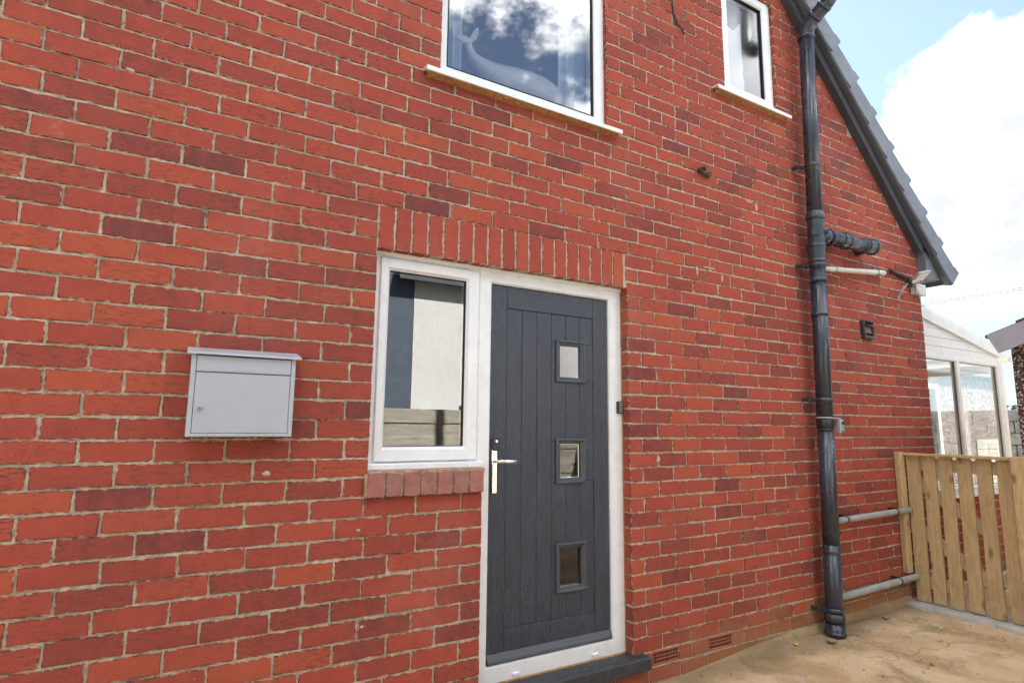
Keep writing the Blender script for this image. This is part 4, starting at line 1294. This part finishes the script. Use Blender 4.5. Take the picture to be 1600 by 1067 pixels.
mb = MB(); mb.prism([(5.80, ctop(5.8) + .02), (7.80, ctop(7.8) + .02), (7.80, ctop(7.8)), (5.80, ctop(5.8))], CY - .03, 3.0); mb.obj('roof', glass_material('polycarbonate', 0.1, (0.75, 0.78, 0.78), 0.3), con)
mb = MB(); mb.tube([(7.80, CY - .05, 2.17), (7.80, 3.0, 2.17)], .05, 12); mb.obj('gutter', M_UPVC_OLD, con)
mb = MB(); mb.box(5.80, 7.68, CY - .03, CY + .05, .765, .80, .003); mb.obj('sill', M_UPVC, con)
mb = MB(); mb.box(5.80, 7.64, CY + .004, CY + .2, -.1, .765, 0); dw = mb.obj('dwarf_wall', M_MORTAR, con)
rows = []
for k in range(9):
    z = .02 + (k + .5) * C
    x = 5.805 - (.12 if k % 2 else 0)
    while x < 7.62:
        a, b = max(x, 5.805), min(x + .2284, 7.64)
        if b - a > .05: rows.append(((a + b) / 2, z, b - a, C - J, CY, 'y'))
        x += .238
o = joined_bricks('brick', rows, dw, random.Random(9)); o['kind'] = 'stuff'
MB().box(7.2, 7.28, 1.2, 1.28, .8, 2.1, .003).obj('corner_post', M_UPVC_OLD, con)
bn = thing('bunting', 'pale triangular bunting hung along the conservatory ceiling', 'bunting', (6.3, .45, 1.85))
MB().tube([(5.9, .45, 2.00), (6.3, .45, 1.97), (6.8, .45, 2.00)], .003, 6).obj('cord', M_UPVC_OLD, bn)
for x in (5.98, 6.16, 6.36, 6.56):
    MB().prism([(x - .06, 1.985), (x + .06, 1.985), (x, 1.85)], .449, .4505).obj('pennant', M_CURTAIN, bn)

# ------------------------------------------------------------------ garage
gar = thing('garage', 'pebbledashed garage with pale lilac verge board at the right edge', 'garage', (5.40, -2.3, 0))
gx, gy0, gy1 = 5.40, -.752, -3.93
mb = MB()
mb.prism([(gy0, -.1), (gy1, -.1), (gy1, 2.05), (-2.34, 2.60), (gy0, 2.05)], gx, 11.0, axis='x'); mb.obj('wall', M_PEBBLE, gar)
def gtop(y): return 2.105 + .345 * (-.62 - y)
mb = MB()
for sgn in (1, -1):
    Y = lambda y: y if sgn == 1 else -4.68 - y
    mb.prism([(Y(-.655), gtop(-.62)), (Y(-2.34), gtop(-2.34) + .012), (Y(-2.34), gtop(-2.34) - .185), (Y(-.715), gtop(-.70) - .165)], 5.275, 5.297, axis='x')
mb.obj('verge_board', M_FASCIA, gar)
mb = MB(); mb.prism([(-.635, gtop(-.60) + .012), (-.83, gtop(-.80) + .012), (-.83, gtop(-.80) - .010), (-.635, gtop(-.60) - .010)], 5.300, 11.0, axis='x')
mb.prism([(-.83, gtop(-.83) + .018), (-2.34, gtop(-2.34) + .04), (-2.34, gtop(-2.34) - .02), (-.83, gtop(-.83) - .03)], 5.300, 11.0, axis='x')
mb.prism([(-3.85, gtop(-.83) + .018), (-2.34, gtop(-2.34) + .04), (-2.34, gtop(-2.34) - .02), (-3.85, gtop(-.83) - .03)], 5.300, 11.0, axis='x')
mb.obj('roof', M_TILE, gar)
mb = MB(); frame_ring(mb, 6.9, 8.2, .95, 1.95, 0, .06, .06)
mb.v = [(x, -.690 - y, z) for x, y, z in mb.v]; gw = mb.obj('window', M_UPVC_OLD, gar)
MB().box(6.96, 8.14, -.742, -.736, 1.0, 1.9, 0).obj('pane', M_GLASS, gw)
MB().box(6.82, 8.28, -.77, -.66, .90, .945, .004).obj('sill', M_UPVC, gw)
M_CLAD = simple('cream_boards', (0.40, 0.38, 0.32), 0.6)
for i in range(9):
    MB().box(9.2, 10.9, -.751, -.735, .1 + .13 * i, .1 + .13 * i + .124, .004).obj('cladding_board', M_CLAD, gar)

# ------------------------------------------------------------------ far boundary, wires, trees
bw = thing('block_wall', 'grey concrete block wall far behind the passage', 'wall', (14.3, 2, 0))
MB().box(14.20, 14.34, -6, 10, -.2, 1.70, 0).obj('core', M_MORTAR, bw)
r2 = random.Random(4)
bme = None
bs = []
for k in range(8):
    for i in range(36):
        y = -6 + i * .45 + (.22 if k % 2 else 0)
        if 1.0 < y < 5.0 or True: bs.append((y, k))
bs.sort(key=lambda q: abs(q[0] - 2.4))
mb = MB(); mb.box(-.05, .05, -.215, .215, -.105, .105, .006)
bme = bpy.data.meshes.new('block'); bme.from_pydata(mb.v, [], mb.f); bme.materials.append(M_BLOCK); bme.update()
for y, k in bs[:160]:
    o = bpy.data.objects.new('block', bme); COL.objects.link(o); o.parent = bw
    o.location = V((14.19 + r2.uniform(-.004, .004), y, .09 + .225 * k)) - ORG['block_wall']
for y in (1.2, 3.1, 5.0):
    MB().box(14.03, 14.15, y - .07, y + .07, -.2, 1.78, .008).obj('pier', M_CONC, bw)

for i, (h, lab) in enumerate(((0.0, 'lower overhead wire crossing the sky beyond the conservatory'), (.11, 'upper overhead wire crossing the sky beyond the conservatory'))):
    mb = MB(); pts = []
    for j in range(21):
        f = j / 20; y = 16 - 30 * f
        pts.append((25, y, 6.12 + h * (1 - f) + .26 * f - .45 * (f * (1 - f)) * .35))
    mb.tube(pts, .009, 6); tag(mb.obj('overhead_wire', M_WIRE, None, (25, 1, 6.1)), lab, 'wire', 'overhead wires')

def tree(name, label, x, y, h, r, seed):
    t = thing(name, label, 'tree', (x, y, -.16)); q = random.Random(seed)
    mb = MB(); mb.tube([(x, y, -.2), (x + .1, y, h * .35), (x, y + .1, h * .7)], [.16, .12, .05], 9)
    for i in range(7):
        a = q.uniform(0, 6.28); z = h * q.uniform(.3, .6)
        mb.tube([(x, y, z), (x + math.cos(a) * r * .4, y + math.sin(a) * r * .4, z + h * .15), (x + math.cos(a) * r * .8, y + math.sin(a) * r * .8, z + h * .22)], [.06, .04, .015], 6)
    mb.obj('trunk', M_BARK, t)
    mb = MB(); clumps = [(V((x + q.gauss(0, r * .42), y + q.gauss(0, r * .42), h * q.uniform(.38, .98))), r * q.uniform(.18, .36)) for _ in range(26)]
    for c, cr in clumps:
        for _ in range(95):
            d = V((q.gauss(0, 1), q.gauss(0, 1), q.gauss(0, 1))).normalized() * cr * q.uniform(.5, 1.05)
            p = c + d; s_ = q.uniform(.05, .10)
            a = V((q.gauss(0, 1), q.gauss(0, 1), q.gauss(0, 1))).normalized(); b = a.cross(V((q.random(), q.random(), 1))).normalized()
            mb.add([p - a * s_, p + b * s_ * .6, p + a * s_, p - b * s_ * .6], [(0, 1, 2, 3)])
    me = mb.obj('crown', M_LEAF, t)
    return t
tree('tree', 'leafy tree beyond the block wall, nearer the conservatory', 21.5, 4.4, 2.0, 1.0, 1)
tree('tree', 'low bushy tree beyond the block wall, nearer the garage', 20.0, 2.5, 1.75, 0.9, 2)

# ------------------------------------------------------------------ opposite side of the passage (seen mirrored in the glass)
fe = thing('boundary_fence', 'weathered horizontal board fence mirrored in the side window', 'fence', (2, -3.62, 0))
for sec in range(-3, 5):
    x0 = sec * 1.83 - .6
    MB().box(x0 - .05, x0 + .05, -3.75, -3.65, -.15, 1.62, .008).obj('post', M_FENCE, fe)
    for k in range(10):
        z0 = -.02 + k * .158
        MB().box(x0 + .055, x0 + 1.775, -3.665 + .012 * (k % 2), -3.64 + .012 * (k % 2), z0, z0 + .162, .004).obj('board', M_FENCE, fe)
nb = thing('bungalow', 'white rendered neighbouring bungalow with dark roof mirrored in the glass', 'house', (8, -9, 0))
mb = MB(); mb.box(3.22, 14.0, -12.0, -6.0, -.2, 3.70, 0); mb.obj('wall', M_RENDERW, nb)
mb = MB(); mb.prism([(-5.80, 3.66), (-9.0, 5.6), (-12.2, 3.66), (-12.2, 3.82), (-9.0, 5.8), (-5.80, 3.84)], 2.9, 14.3, axis='x'); mb.obj('roof', M_TILE, nb)
for zc_ in (1.5,):
    mb = MB(); frame_ring(mb, 5.0, 5.9, 1.2, 2.5, -5.99, -5.94, .06); mb.v = [(x, -11.93 - y, z) for x, y, z in mb.v]
    wn = mb.obj('window', M_UPVC, nb); MB().box(5.05, 5.85, -5.995, -5.985, 1.25, 2.45, 0).obj('pane', M_SLATE, wn)
ob = thing('outbuilding', 'tall dark slate clad building mirrored at the left of the side window', 'building', (0, -9, 0))
mb = MB(); mb.box(-6.0, 3.217, -12.0, -6.01, -.2, 5.4, 0); mb.obj('wall', M_SLATE, ob)
mb = MB(); mb.box(-6.05, 3.21, -12.05, -5.99, 5.4, 5.5, .02); mb.obj('roof', M_TILE, ob)
sdp = MB(); sdp.add([(-9, -3.5, -.075), (9, -3.5, -.075), (9, -6.2, -.075), (-9, -6.2, -.075)], [(0, 1, 2, 3)])
o = sdp.obj('neighbour_path', M_CONC); o['kind'] = 'structure'

# ------------------------------------------------------------------ litter on the drive
q = random.Random(12)
def leaf(x, y, l, m, label, a, curl=.012, name='fallen_leaf'):
    mb = MB(); vs_, fs_ = [], []
    z = ground_z(x) + .008
    ca, sa = math.cos(a), math.sin(a)
    for i in range(6):
        f = i / 5; w_ = l * .32 * math.sin(math.pi * min(1, f * .92 + .06))
        for s_ in (-1, 0, 1):
            lx, ly = (f - .5) * l, s_ * w_
            vs_.append((x + lx * ca - ly * sa, y + lx * sa + ly * ca, z + (abs(s_) * .5 + (f - .5) ** 2 * 2) * curl))
    for i in range(5):
        for s_ in (0, 1): fs_.append((i * 3 + s_, i * 3 + 3 + s_, i * 3 + 4 + s_, i * 3 + 1 + s_))
    mb.add(vs_, fs_, 0, True)
    o = mb.obj(name, m, None, (x, y, z)); md = o.modifiers.new('thick', 'SOLIDIFY'); md.thickness = .0012
    return tag(o, label, 'leaf', 'fallen leaves')
leaf(3.62, -.075, .045, M_LEAFY, 'yellow fallen leaf on the drive left of the soil pipe', .4)
leaf(3.86, -.17, .075, M_LEAFB, 'pale curled dry leaf at the foot of the soil pipe', -.5, .02)
leaf(4.62, -.115, .05, M_LEAFB, 'dry brown leaf on the drive between pipe and gate', -.9, .02)
mb = MB()
for i in range(170):
    x = q.uniform(2.4, 5.05); y = -abs(q.gauss(0, .5)) - .05
    if y < -1.6: continue
    s_ = q.uniform(.0025, .008) if q.random() > .06 else q.uniform(.008, .015)
    z = ground_z(x) + s_ * .3 + .004
    d = [V((q.gauss(0, 1), q.gauss(0, 1), q.gauss(0, .7))).normalized() * s_ for _ in range(2)]
    pts = [V((s_ * q.uniform(.6, 1.2), 0, 0)), V((0, s_ * q.uniform(.6, 1.2), 0)), V((-s_ * q.uniform(.6, 1.2), 0, 0)), V((0, -s_ * q.uniform(.6, 1.2), 0))]
    mb.add([V((x, y, z)) + p for p in pts] + [(x, y, z + s_ * .6), (x, y, z - s_ * .6)], [(0, 1, 4), (1, 2, 4), (2, 3, 4), (3, 0, 4), (1, 0, 5), (2, 1, 5), (3, 2, 5), (0, 3, 5)], q.randrange(2))
o = mb.obj('grit', [M_GRIT, M_LEAFB]); tag(o, 'scattered grit and crumbs on the concrete drive', 'grit', None, 'stuff')
